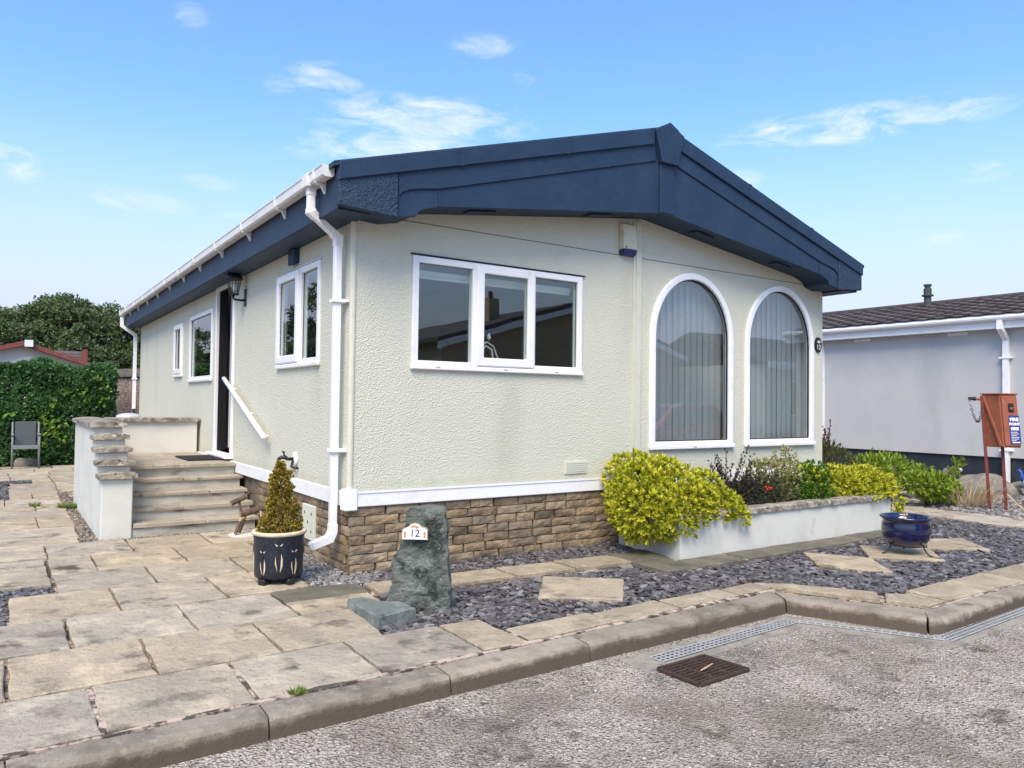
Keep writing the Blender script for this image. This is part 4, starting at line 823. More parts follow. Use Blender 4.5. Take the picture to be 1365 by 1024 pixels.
MB().tube([(lc[0], lc[1], 2.50), (lc[0], lc[1], 2.60)], [.02, .028], 10).build('bulb', WHITEP, ln_, smooth=True)
MB().lathe([(.092, 2.648), (.096, 2.662), (.082, 2.69), (.052, 2.725), (.03, 2.745), (.014, 2.75), (.018, 2.765), (.0, 2.785)], (*lc, 0), 12).build('cap', BLACKM, ln_)
al = thing('alarm_box', 'aged cream alarm box with a blue base under the gable', 'alarm box', (2.86, -.03, 2.95))
MB().prism([(2.755, -.002, 2.84), (2.945, -.002, 2.84), (2.945, -.002, 3.10), (2.755, -.002, 3.10)], [(2.762, -.075, 2.845), (2.938, -.075, 2.845), (2.938, -.062, 3.09), (2.762, -.062, 3.09)]).build('cover', ALARMC, al, bevel=.008)
MB().prism([(2.755, -.002, 2.785), (2.945, -.002, 2.785), (2.945, -.002, 2.838), (2.755, -.002, 2.838)], [(2.775, -.062, 2.787), (2.925, -.062, 2.787), (2.940, -.077, 2.838), (2.760, -.077, 2.838)]).build('strobe_base', ALARMB, al, bevel=.005)
MB().tube([(2.79, -.0745, 2.862), (2.79, -.0785, 2.862)], .008, 10).build('screw', BLACKM, al)
ov = thing('oval_number_sign', 'small black oval sign numbered 12 on the cream wall corner', 'number sign', (6.0, -.01, 2.075))
el = lambda r1, r2, y: [(6.0+r1*math.cos(2*math.pi*k/28), y, 2.075+r2*math.sin(2*math.pi*k/28)) for k in range(28)]
MB().prism(el(.068, .095, -.002), el(.066, .093, -.016)).build('plate', BLACKP, ov); text_mesh('number', '12', .085, frame3((1, 0, 0), (0, 0, 1), (0, -1, 0), (6.0, -.0175, 2.045)), WHITEP, ov, .001)
for k, (dx, dz) in enumerate(((-.022, .035), (0, .045), (.022, .035), (-.012, .022), (.014, .024))): MB().tube([(6.0+dx-.008, -.0165, 2.075+dz), (6.0+dx+.008, -.0185, 2.075+dz+.006)], .006, 5).build('flower', WHITEP, ov)

# ================================================================== POTTED CONIFER, REINDEER, STONES
PX, PY = -.535, -.02
pt = thing('plant_pot', 'dark glazed pot with a cream rim and cat motifs beside the downpipe', 'pot', (PX, PY, 0))
MB().lathe([(.158, .045), (.168, .05), (.172, .10), (.176, .22), (.178, .33), (.182, .345)], (PX, PY, 0), 48).build('body', NAVYG, pt, smooth=True)
MB().lathe([(.176, .343), (.192, .350), (.194, .366), (.186, .374), (.170, .374), (.160, .362), (.158, .32)], (PX, PY, 0), 48).build('rim', CREAM, pt, smooth=True)
MB().lathe([(.157, .318), (.10, .328), (.0, .332)], (PX, PY, 0), 24).build('compost', COMPOST, pt)
vd = math.atan2(CAM.y-PY, CAM.x-PX)
for da in (-.75, .55, 2.2, 4):
    a = vd+da; MB().obox((PX+.135*math.cos(a), PY+.135*math.sin(a), .022), (.085, .06, .044), Matrix.Rotation(a, 3, 'Z')).build('pot_foot', BLACKM, pt, bevel=.008)
def onpot(u, z_, r_=.0): a = vd+u/.175; rr = .1735+.004*(z_-.1)/.2+r_; return (PX+rr*math.cos(a), PY+rr*math.sin(a), z_)
def motif(pts, name):
    n = len(pts); MB().prism([onpot(u, z_, -.004) for u, z_ in pts], [onpot(u, z_, .0022) for u, z_ in pts]).build(name, CREAM, pt)
for cu_, zb, s_ in ((.0, .285, 1.0), (-.118, .235, .85), (.112, .235, .85), (.26, .28, 1), (-.26, .28, 1)):
    for sg in (-1, 1): motif([(cu_+sg*.006*s_, zb), (cu_+sg*.016*s_, zb-.004*s_), (cu_+sg*.028*s_, zb+.014*s_), (cu_+sg*.022*s_, zb+.012*s_)][::sg], 'cat_eye')
    z0 = zb-.055*s_; z1 = zb-.19*s_
    motif([(cu_+.016*s_, z0), (cu_+.026*s_, (z0*2+z1)/3), (cu_+.026*s_, (z0+2*z1)/3), (cu_+.010*s_, z1), (cu_+.014*s_, (z0+z1)/2)][::-1], 'cat_tail')
    motif([(cu_-.022*s_, z0-.02), (cu_-.018*s_, (z0+z1)/2), (cu_-.008*s_, z1+.004), (cu_-.020*s_, (z0+2*z1)/3), (cu_-.026*s_, (z0+z1)/2)], 'cat_outline')
    for sg in (-1, 1): MB().tube([onpot(cu_+sg*.004*s_, zb-.014*s_, .001), onpot(cu_+sg*.006*s_, z0-.03*s_, .001)], .0016, 4).build('cat_outline', NAVYG, pt)
cf = thing('potted_conifer', 'small golden and bronze conifer growing in the dark cat pot', 'conifer', (PX+.01, PY, .33))
MB().tube([(PX+.01, PY, .32), (PX+.012, PY, .6), (PX-.01, PY, .83)], [.014, .009, .003], 6).build('trunk', BARK, cf)
n = 1500; t = rng.random(n)**1.25; r_ = (.124*(1-t)**.72*(1+.16*np.sin(t*19))+.012)*(.55+.45*rng.random(n)**.5); a_ = rng.random(n)*2*np.pi; lob = 1+.16*np.sin(3*a_+t*7)
P = np.stack([PX+.01+r_*lob*np.cos(a_)-.012*t, PY+r_*lob*np.sin(a_), .335+t*.525], 1); Nn = np.stack([np.cos(a_)*.6, np.sin(a_)*.6, np.full(n, .9)], 1); Nn /= np.linalg.norm(Nn, axis=1, keepdims=True)
for k in range(26):   # protruding sprays
    tt = random.uniform(.1, .8); aa = random.uniform(0, 6.28); rr_ = .124*(1-tt)**.72+.015
    m_ = 14; q = np.stack([PX+.01+(rr_+rng.random(m_)*.02)*math.cos(aa)+rng.normal(0, .008, m_), PY+rr_*math.sin(aa)+rng.normal(0, .008, m_), .34+tt*.52+rng.random(m_)*.06], 1)
    P = np.concatenate([P, q]); Nn = np.concatenate([Nn, np.tile([math.cos(aa)*.4, math.sin(aa)*.4, .85], (m_, 1))])
leaf_mesh('foliage', rosettes(P, Nn, 8, .022, .009, .75, .3), LCON, cf)

rd = thing('log_reindeer', 'rustic reindeer made of small logs standing by the bottom step', 'ornament', (-.22, 2.06, 0))
def log(a, b, r_, n_='body'):
    MB().tube([a, b], r_, 10).build(n_, BARK, rd); d = (Vector(b)-Vector(a)).normalized()
    for p, s_ in ((Vector(a), -1), (Vector(b), 1)): MB().tube([p+d*s_*.0005, p+d*s_*.003], r_*.9, 10).build('cut_end', CUTWOOD, rd)
log((-.29, 2.03, .205), (-.05, 2.03, .255), .034)
for a, b in (((-.275, 2.02, .19), (-.335, 2.00, .02)), ((-.22, 2.05, .2), (-.275, 2.10, .02)), ((-.10, 2.0, .23), (-.08, 1.97, .02)), ((-.09, 2.06, .23), (-.05, 2.09, .02))):
    a, b = Vector(a), Vector(b); MB().tube([a, a.lerp(b, .3)], .011, 8).build('dowel', CUTWOOD, rd); MB().tube([a.lerp(b, .3), b], .017, 8).build('leg', BARK, rd)
MB().tube([(-.275, 2.03, .22), (-.30, 2.03, .33)], .013, 8).build('neck', BARK, rd); log((-.38, 2.02, .315), (-.23, 2.04, .375), .026, 'head')
MB().tube([(-.26, 2.04, .38), (-.20, 2.03, .41), (-.13, 2.04, .40)], [.010, .008, .006], 6).build('antler', BARK, rd); MB().tube([(-.22, 2.03, .40), (-.17, 2.0, .44)], .006, 6).build('antler', BARK, rd)
MB().lathe([(.15, .001), (.152, .010), (.0, .012)], (-.24, 2.04, .0), 24).build('base', RENDW, rd)

# standing green slate
ms_ = thing('standing_stone', 'tall rough green slate standing stone carrying the number plaque', 'stone', (.05, -1.2, 0))
ax = Vector((.8, -.6, 0)); ay = Vector((.6, .8, 0)); oc = Vector((.137-.43*.8, -1.378+.43*.6, 0))
def rock(outl, th, name, m, parent, basef, nres=46, amp=.011, th_top=None):
    """outline in (u, z) on the front face; thickness grows along depth, surface broken by noise"""
    zs = sorted(set(p[1] for p in outl)); z0, z1 = zs[0], zs[-1]
    def span(z_):
        xs_ = []
        for (a, b), (c, d) in zip(outl, outl[1:]+outl[:1]):
            if (b-z_)*(d-z_) <= 0 and b != d: xs_.append(a+(c-a)*(z_-b)/(d-b))
        return min(xs_), max(xs_)
    V = []; F = []; nz_ = nres; nu = 30; nd_ = 8; per = 2*(nu+nd_)
    for k in range(nz_+1):
        z_ = z0+(z1-z0)*(k/nz_)*.999+.0003; u0, u1 = span(min(max(z_, z0+.001), z1-.001)); tk = th+(th_top-th)*(k/nz_) if th_top else th
        loop = [(u0+(u1-u0)*i/nu, 0) for i in range(nu)]+[(u1, tk*i/nd_) for i in range(nd_)]+[(u1-(u1-u0)*i/nu, tk) for i in range(nu)]+[(u0, tk-tk*i/nd_) for i in range(nd_)]
        for u, d in loop:
            p = basef(u, d, z_); q = mnoise.fractal(Vector((p.x*7, p.y*7, p.z*4.5)), .7, 2.2, 5); q2 = abs(mnoise.noise(Vector((p.x*5+p.z*9, p.y*5, p.z*3)))); nrm = (p-basef((u0+u1)/2, tk/2, z_)); nrm.z = 0
            q3 = mnoise.noise(Vector((p.x*3+p.z*14, p.y*3, p.z*9-p.x*11))); st_ = .005*math.floor(q3*3+.5)+.010*(abs(mnoise.noise(Vector((p.x*23, p.y*23, p.z*15))))-.3); V.append(p+nrm.normalized()*(q*amp-q2*amp*1.1+st_))
    for k in range(nz_):
        for i in range(per): F.append((k*per+i, k*per+(i+1) % per, (k+1)*per+(i+1) % per, (k+1)*per+i))
    c = len(V); top = V[nz_*per:(nz_+1)*per]; V.append(sum(top, Vector())/per+Vector((0, 0, .008))); F += [(nz_*per+i, nz_*per+(i+1) % per, c) for i in range(per)]; F.append(tuple(range(per))[::-1])
    return MB().add(V, F).build(name, m, parent)
rock([(0, -.03), (.435, -.03), (.43, .014), (.400, .408), (.392, .60), (.387, .639), (.28, .656), (.18, .649), (.146, .637), (.133, .558), (.117, .437), (.067, .335), (.055, .226), (.02, .06)], .15, 'stone_slab', GSLATE, ms_, lambda u, d, z_: oc+ax*u+ay*d+Vector((0, 0, z_)), th_top=.10)
pq = thing('number_plaque', 'white bell topped plaque reading 12 fixed to the green standing stone', 'number plaque', (-.02, -1.2, .48))
po = oc+ax*.215+ay*.0; pn = -ay
def onst(u, z_, o_=.0): return oc+ax*u+ay*(-.014-o_)+Vector((0, 0, z_))
def plq(pts, o0, o1, m, name): MB().prism([onst(u, z_, o0) for u, z_ in pts], [onst(u, z_, o1) for u, z_ in pts]).build(name, m, pq)
cu0 = .199; base = [(-.082, .447), (.082, .447), (.082, .510), (.067, .521), (.042, .529), (.026, .547), (0, .555), (-.026, .547), (-.042, .529), (-.067, .521), (-.082, .510)]
plq([(cu0+u, z_) for u, z_ in base], -.02, .012, COPE, 'edge'); plq([(cu0+u*.95, .50+(z_-.50)*.93) for u, z_ in base], .0121, .016, WHITEP, 'plaque')
Mt = frame3(ax, (0, 0, 1), -ay, onst(cu0, .488, .0165)); text_mesh('number', '12', .066, Mt, BLACKP, pq, .001)
for du in (-.062, .062): plq([(cu0+du-.005, .462), (cu0+du+.005, .462), (cu0+du+.007, .498), (cu0+du-.007, .498)], .0162, .018, ORANGE, 'motif')
for du, dz in ((-.018, .528), (-.006, .536), (.007, .530), (.017, .526)): plq([(cu0+du-.008, dz-.005), (cu0+du+.008, dz-.004), (cu0+du+.006, dz+.006), (cu0+du-.006, dz+.005)], .0162, .018, ORANGE, 'motif')
fs = [(-.386, -.977), (-.396, -1.462), (-.119, -1.397), (-.125, -1.235), (-.235, -1.15), (-.29, -.98)]
pts = []
for (a, b), (c, d) in zip(fs, fs[1:]+fs[:1]):
    for k in range(5): pts.append((a+(c-a)*k/5+random.uniform(-.006, .006), b+(d-b)*k/5+random.uniform(-.006, .006)))
cx_ = sum(p[0] for p in pts)/len(pts); cy_ = sum(p[1] for p in pts)/len(pts); m_ = len(pts)
V = [(x, y, -.02) for x, y in pts]+[(x+.006*random.uniform(-1, 1), y, .052+.008*random.random()) for x, y in pts]+[(cx_+(x-cx_)*.94, cy_+(y-cy_)*.94, .060+.006*random.random()) for x, y in pts]+[(cx_, cy_, .068)]
F = [(i, (i+1) % m_, m_+(i+1) % m_, m_+i) for i in range(m_)]+[(m_+i, m_+(i+1) % m_, 2*m_+(i+1) % m_, 2*m_+i) for i in range(m_)]+[(2*m_+i, 2*m_+(i+1) % m_, 3*m_) for i in range(m_)]
tag(MB().add(V, F).build('slate_block', mat('pale_green_slate', (.15, .175, .158), .75, [((.24, .265, .245), 7, .48, .64, 9), ((.07, .085, .075), 11, .54, .68, 9)], [('noise', 30, .7, .01), ('noise', 120, .5, .003)])), 'low flat green slate block lying at the foot of the standing stone', 'stone')

# ================================================================== PLANTER AND PLANTS
pn_ = thing('raised_planter', 'long low grey white rendered planter under the arched windows', 'planter', (4.25, -.5, 0))
MB().flat([(2.61, -.97), (5.90, -.97), (5.90, -.84), (2.75, -.84), (2.88, -.035), (2.76, -.035)], -.05, .322).build('wall', RENDG, pn_)
mbox(5.78, 5.90, -.838, -.035, -.05, .322).build('wall', RENDG, pn_)
MB().flat([(2.76, -.838), (5.77, -.838), (5.77, -.036), (2.89, -.036)], -.04, .29).build('soil', COMPOST, pn_)
xs = [2.59, 3.28, 3.92, 4.62, 5.25, 5.92]
for a, b in zip(xs, xs[1:]): slab([(a, -.995), (b, -.995), (b, -.825), (a, -.825)], .323, .372, jit=.008, cham=.008, tilt=.0).build('coping_stone', COPE, pn_)
slab([(2.58, -.82), (2.75, -.82), (2.89, -.05), (2.73, -.05)], .323, .372, jit=.008, cham=.008, tilt=.0).build('coping_stone', COPE, pn_)

def shrub(name, label, blobs, n, per, ln, wd, m, base, group=None, shell=.5, spread=.8, cat='shrub', upb=.25, stems=10, flat_floor=None):
    P, Nn = blob_pts(n, blobs, shell); Nn = Nn+np.array([0, 0, upb]); Nn /= np.linalg.norm(Nn, axis=1, keepdims=True)
    k = np.array([mnoise.noise(Vector(p)*5.5) for p in P]); P = P+Nn*(k*.07*max(b[3] for b in blobs))[:, None]*1.8
    keep = (k > -.24) | (rng.random(n) < .12)
    if flat_floor is not None: keep &= P[:, 2] > flat_floor
    keep &= ~((P[:, 1] > -.03) & (P[:, 0] < 6.12) & (P[:, 0] > 0) & (P[:, 1] < 10))
    keep &= ~((P[:, 0] > 2.60) & (P[:, 0] < 5.92) & (P[:, 1] > -.99) & (P[:, 1] < -.0) & (P[:, 2] < .36))
    P, Nn = P[keep], Nn[keep]
    t = thing(name, label, cat, base, group)
    leaf_mesh('foliage', rosettes(P, Nn, per, ln, wd, spread), m, t)
    tips = [P[i] for i in rng.choice(len(P), min(stems*3, len(P)), replace=False)]
    twigs(base, tips, .005).build('stems', TWIG, t)
    return t
bl = [(2.74, -.50, .48, .45, .40, .35), (3.10, -.60, .46, .34, .34, .27), (2.50, -.62, .37, .25, .34, .25), (2.62, -.82, .31, .24, .20, .18), (3.27, -.82, .35, .20, .22, .18), (3.30, -.96, .29, .16, .10, .10), (2.80, -.88, .42, .32, .20, .24), (2.64, -.33, .62, .24, .26, .22)]
g1 = shrub('golden_shrub', 'large golden yellow shrub spilling over the left end of the white planter', bl, 4300, 8, .050, .027, LGOLD, (2.95, -.5, .29), 'golden shrubs in the planter', shell=.62)
bl = [(5.45, -.62, .50, .38, .30, .17), (5.80, -.72, .47, .30, .28, .18), (6.05, -.55, .40, .34, .36, .24), (5.05, -.55, .50, .25, .28, .16), (6.12, -.80, .26, .22, .2, .15), (5.70, -.92, .36, .30, .12, .09)]
shrub('golden_shrub', 'low golden yellow shrub trailing over the right end of the white planter', bl, 2500, 8, .045, .024, LGOLD, (5.5, -.5, .29), 'golden shrubs in the planter', shell=.6)
# dark upright shrub
t = thing('dark_shrub', 'upright dark leaved shrub standing behind the large golden shrub', 'shrub', (3.95, -.38, .29))
tips = []; P = []; Nn = []
for k in range(46):
    a = random.uniform(0, 6.28); q = random.random(); tip = Vector((3.97+math.cos(a)*.30*q**.6+.03, -.38+math.sin(a)*.22, random.uniform(.56, .90)-(q**2)*.12)); tips.append(tip); b = Vector((3.95, -.38, .3))
    for j in range(13):
        f = .35+.65*j/12; p = b.lerp(tip, f); P.append(p+Vector((random.gauss(0, .012), random.gauss(0, .012), 0))); Nn.append((math.cos(a)*.35, math.sin(a)*.35, .85))
P = np.array(P); Nn = np.array(Nn); leaf_mesh('foliage', rosettes(P, Nn, 4, .032, .014, .9, .3), LDARK, t); twigs((3.95, -.38, .29), tips, .004).build('stems', TWIG, t)
P, Nn = blob_pts(500, [(4.0, -.55, .42, .30, .25, .16)], .3); leaf_mesh('low_foliage', rosettes(P, Nn, 5, .03, .013, .9, .3), LDARK, t)
for p in ((4.03, -.78, .50), (4.05, -.79, .515), (4.12, -.76, .505), (4.02, -.77, .52)): MB().lathe([(.0, -.010), (.010, -.005), (.013, .003), (.006, .011), (0, .012)], p, 8).build('flower', BERRY, t)
shrub('variegated_shrub', 'cream variegated shrub in the middle of the white planter', [(4.62, -.45, .56, .30, .26, .24), (4.80, -.42, .72, .12, .12, .14), (5.02, -.42, .52, .20, .22, .18), (4.45, -.42, .6, .18, .2, .16)], 1150, 6, .034, .016, LVAR, (4.7, -.42, .29), shell=.35)
shrub('brown_shrub', 'small brown green shrub filling the middle of the planter front', [(4.42, -.62, .44, .24, .2, .15), (4.3, -.55, .5, .2, .2, .18)], 800, 5, .030, .012, leafmat('olive_leaf', [(.06, .085, .03), (.11, .13, .05), (.045, .06, .025), (.16, .13, .06)], .1), (4.4, -.55, .29), shell=.3)
shrub('green_shrub', 'fresh green bush between the variegated and low golden shrubs', [(4.98, -.62, .50, .24, .24, .18), (5.12, -.55, .56, .16, .2, .17), (4.86, -.74, .42, .2, .16, .10)], 850, 6, .034, .018, LGREEN, (5.0, -.6, .29), shell=.45)
# beyond the corner of the house
t = thing('red_shrub', 'dark red spiky shrub growing beyond the corner of the cream home', 'shrub', (7.75, 1.15, -.03)); P = []; Nn = []; tips = []
for k in range(34):
    a = random.uniform(0, 6.28); q = random.random(); h = random.uniform(.82, 1.10)*(1.16 if k < 5 else 1); tip = Vector((7.76+math.cos(a)*.34*q, 1.15+math.sin(a)*.3*q, h-(q*.18))); tips.append(tip); b = Vector((7.75+math.cos(a)*.08, 1.15, .0))
    for j in range(18): P.append(b.lerp(tip, .35+.65*j/17)); Nn.append((math.cos(a+j*2)*.4, math.sin(a+j*2)*.4, .9))
leaf_mesh('foliage', rosettes(np.array(P), np.array(Nn), 4, .045, .018, .8, .3), LRED, t); twigs((7.75, 1.15, -.03), tips, .006).build('stems', TWIG, t)
shrub('juniper', 'low brownish green juniper mound beyond the corner of the cream home', [(7.25, .75, .50, .42, .40, .34), (7.7, .8, .44, .38, .36, .28), (6.85, .7, .42, .34, .34, .30)], 1500, 6, .055, .010, LJUN, (7.3, .75, -.03), shell=.5, spread=.6)
shrub('spreading_shrub', 'bright green spreading shrub behind the low golden shrub by the grey home', [(8.35, .62, .42, .42, .34, .26), (8.85, .7, .38, .36, .32, .24), (7.95, .5, .36, .34, .3, .22), (9.2, .5, .28, .2, .24, .2)], 1000, 5, .075, .026, LBRIGHT, (8.5, .6, -.03), shell=.4, spread=.7)
shrub('leafy_plant', 'bright leafy plant at the edge of the path left of the red box', [(8.30, -.15, .26, .26, .24, .17), (8.62, -.18, .20, .22, .2, .14), (8.1, -.1, .30, .2, .2, .12)], 420, 6, .085, .034, LBRIGHT, (8.4, -.12, -.03), shell=.4, spread=.7)
t = thing('leafy_shoot', 'lone leaning leafy shoot rising right of the bright leafy plant', 'plant', (8.75, -.05, -.03)); ss = [(8.75, -.05, -.03), (8.95, -.06, .2), (9.12, -.08, .38), (9.3, -.1, .56)]
MB().tube(ss, [.012, .010, .008, .004], 6).build('stem', TWIG, t); P = np.array([Vector(ss[2]).lerp(Vector(ss[3]), random.uniform(-.5, 1.0))+Vector((random.gauss(0, .05), random.gauss(0, .04), random.gauss(0, .03))) for _ in range(40)]); leaf_mesh('foliage', rosettes(P, np.tile([.4, -.2, .8], (40, 1)), 4, .08, .032, .9, .3), LBRIGHT, t)
t = thing('bare_twigs', 'bare grey twigs of a dead shrub against the dark plinth', 'shrub', (9.6, 1.0, -.1)); tw = MB()
for k in range(16):
    b = Vector((9.6+random.gauss(0, .12), 1.0, -.05)); m1 = b+Vector((random.gauss(0, .15), random.gauss(0, .08), random.uniform(.3, .5))); tw.tube([b, m1, m1+Vector((random.gauss(0, .14), 0, random.uniform(.15, .35)))], [.012, .008, .003], 5)
    m2 = b.lerp(m1, .7); tw.tube([m2, m2+Vector((random.gauss(0, .16), 0, random.uniform(.1, .25)))], [.006, .002], 4)
tw.build('twig', mat('grey_twig', (.20, .18, .16), .9), t)
def blades(name, label, cat, c, n, h, spread, m, lean=.4, wd=.008):
    a = rng.random(n)*2*np.pi; r = rng.random(n)**.5*spread; C = np.stack([c[0]+r*np.cos(a), c[1]+r*np.sin(a), np.full(n, c[2])], 1)
    d = np.stack([np.cos(a)*lean+rng.normal(0, .2, n), np.sin(a)*lean+rng.normal(0, .2, n), np.ones(n)], 1)
    o = leaf_mesh(name, leaf_arrays(C, d, unit(n), h*rng.uniform(.5, 1.1, n), np.full(n, wd)), m); return tag(o, label, cat)
blades('dry_grass', 'clump of dry straw grass in front of the boulder', 'grass', (8.85, -.38, -.03), 260, .46, .24, LSTRAW, .55, .012)
blades('dry_grass', 'small sparse tuft of dry straw grass right of the red legs', 'grass', (9.5, -.35, -.03), 60, .22, .14, LSTRAW, .6, .010)
blades('grass_tuft', 'small green grass tuft growing in the joint behind the kerb', 'grass', (-1.11, -2.19, -.006), 90, .038, .028, LGRASS, .7, .005)
blades('weed_tuft', 'green weeds at the foot of the far end of the stepped parapet', 'weed', (-1.52, 5.0, -.02), 170, .10, .10, LGRASS, .8, .012)
blades('weed_tuft', 'tiny green weed in a joint of the far patio', 'weed', (-1.87, 5.25, -.01), 60, .08, .04, LGRASS, .6, .010)

# ================================================================== BLUE BOWL
BX, BY = 4.54, -1.88
bw = thing('glazed_bowl', 'cobalt blue glazed bowl standing on a wire stand in the slate', 'bowl', (BX, BY, .09))
MB().lathe([(.10, .085), (.15, .095), (.19, .15), (.205, .215), (.200, .275), (.190, .305), (.194, .318), (.212, .328), (.216, .340), (.208, .348), (.190, .345), (.180, .33), (.182, .28), (.0, .265)], (BX, BY, 0), 56).build('body', BLUEG, bw, smooth=True)
MB().lathe([(.181, .279), (.0, .284)], (BX, BY, 0), 24).build('compost', COMPOST, bw)
sd_ = thing('bowl_stand', 'black wire stand with curled feet under the blue bowl', 'stand', (BX, BY, .01))
MB().tube([(BX+.13*math.cos(k*math.pi/10), BY+.13*math.sin(k*math.pi/10), .088) for k in range(20)], .006, 6, closed=True).build('ring', BLACKM, sd_)
for a in (R(155), R(272), R(33)):
    f = lambda r_, z_: (BX+r_*math.cos(a), BY+r_*math.sin(a), z_); MB().tube([f(.15, .14), f(.155, .10), f(.16, .075), f(.185, .04), f(.215, .018), f(.235, .022)], .0065, 6).build('leg', BLACKM, sd_, smooth=True)
dd = thing('dead_plant', 'withered cream seed heads left in the blue bowl', 'plant', (BX, BY, .28))
for dx, dy in ((-.012, .01), (.014, 0)):
    MB().tube([(BX+dx, BY+dy, .28), (BX+dx*1.1, BY+dy, .345)], .004, 5).build('stem', TWIG, dd); MB().lathe([(0, .34), (.008, .345), (.010, .355), (.006, .366), (0, .37)], (BX+dx*1.1, BY+dy, 0), 8).build('seed_head', CUTWOOD, dd)

# ================================================================== FIRE POINT
fp = thing('fire_point_box', 'leaning red fire point cabinet on two red legs by the path', 'fire point', (8.9, -.62, -.03))
vv = (Vector((8.9, -.65, 0))-Vector((CAM.x, CAM.y, 0))).normalized(); vr = Vector((vv.y, -vv.x, 0)); C0 = Vector((8.71, -.69, 0))
def fpt(r_, d_, z_): return C0+vr*(r_+(1.17-z_)*.075-.02)+vv*d_+Vector((0, 0, z_))      # leaning frame: right, depth, height
A_, B_, C_, D_ = (.00, .08), (.205, -.05), (.40, .045), (.19, .18)
def fprism(poly, z0, z1): return MB().prism([fpt(r_, d_, z0) for r_, d_ in poly], [fpt(r_, d_, z1) for r_, d_ in poly])
fprism([A_, B_, C_, D_], .815, 1.515).build('cabinet', REDP, fp, bevel=.008)
fprism([(-.015, .08), (.205, -.07), (.418, .04), (.19, .195)], 1.516, 1.533).build('lid', REDP, fp, bevel=.004)
def face(P0, P1, u, o_): p = Vector(P0).lerp(Vector(P1), u); d = (Vector(P1)-Vector(P0)).normalized(); nn = Vector((d.y, -d.x)); return p+nn*o_
def panel(P0, P1, u0, u1, z0, z1, o0, o1, m, name, par=fp): return MB().prism([fpt(*face(P0, P1, u, o0), z_) for u, z_ in rc(u0, u1, z0, z1)], [fpt(*face(P0, P1, u, o1), z_) for u, z_ in rc(u0, u1, z0, z1)]).build(name, m, par, bevel=.003)
dor = panel(B_, C_, .06, .94, .84, 1.49, .001, .016, REDP, 'door')
panel(B_, C_, .40, .72, 1.28, 1.40, .0165, .020, BLACKM, 'latch_recess', dor); panel(B_, C_, .46, .66, 1.315, 1.345, .0205, .035, REDP, 'latch', dor)
sg = panel(B_, C_, .36, .97, .862, 1.24, .0165, .022, BLUES, 'sign', dor)
MB().prism([fpt(*face(A_, B_, u, .001), z_) for u, z_ in ((.05, 1.50), (.17, 1.50), (.93, .84), (.80, .82))], [fpt(*face(A_, B_, u, .022), z_) for u, z_ in ((.05, 1.50), (.17, 1.50), (.93, .84), (.80, .82))]).build('brace', REDP, fp, bevel=.003)
for r_, d_ in ((.005, .06), (.19, .15)): MB().bar(fpt(r_, d_, 1.50 if r_ < .1 else .83), C0+vr*(r_+.045)+vv*d_+Vector((0, 0, -.06)),   .040, .04, vv).build('leg', REDL, fp, bevel=.004)
MB().tube([fpt(.19, .10, .19), fpt(.11, .02, .04)], .009, 6).build('stay', REDL, fp); MB().tube([fpt(.19, .10, .19), fpt(.36, .0, .0)], .009, 6).build('stay', CUTWOOD, fp)
MB().tube([fpt(.02, .06, 1.452), fpt(-.075, .06, 1.458)], [.022, .018], 8).build('striker_arm', REDP, fp); MB().tube([fpt(-.065, .06, 1.458), fpt(-.155, .06, 1.466)], [.030, .016], 8).build('striker_head', BLACKM, fp)
nch = 18
for k in range(nch):
    t = k/(nch-1); r0 = -.14+.15*t; z_ = 1.44-.30*math.sin(math.pi*t)**.8+.02*t; p = fpt(r0, .05, z_); d = vr*.6+Vector((0, 0, math.cos(math.pi*t)*-1)); d.normalize(); s_ = (vv if k % 2 else d.cross(vv)).normalized()
    MB().tube([p+d*.022*math.cos(j*math.pi/4)+s_*.012*math.sin(j*math.pi/4) for j in range(8)], .0045, 5, closed=True).build('chain_link', BLACKM, fp)
dB = (vr*(C_[0]-B_[0])+vv*(C_[1]-B_[1])).normalized(); nB = Vector((dB.y, -dB.x, 0)); zB = Vector((0, 0, 1))-vr*.075; zB.normalize()
def sgn(u, z_, o_): return fpt(*face(B_, C_, u, o_), z_)
for body, z_, s_ in (('FIRE', 1.185, .060), ('POINT', 1.125, .044)): text_mesh('lettering', body, s_, frame3(dB, zB, nB, sgn(.665, z_, .023)), WHITEP, fp, .001, bold=.003)
panel(B_, C_, .44, .88, 1.045, 1.085, .0222, .0235, WHITEP, 'text_line', sg)
for k in range(6): panel(B_, C_, .42, (.80, .86, .74, .88, .84, .70)[k], 1.015-k*.022, 1.022-k*.022, .0222, .0235, WHITEP, 'text_line', sg)
panel(B_, C_, .46, .9, .878, .892, .0222, .0235, WHITEP, 'text_line', sg)
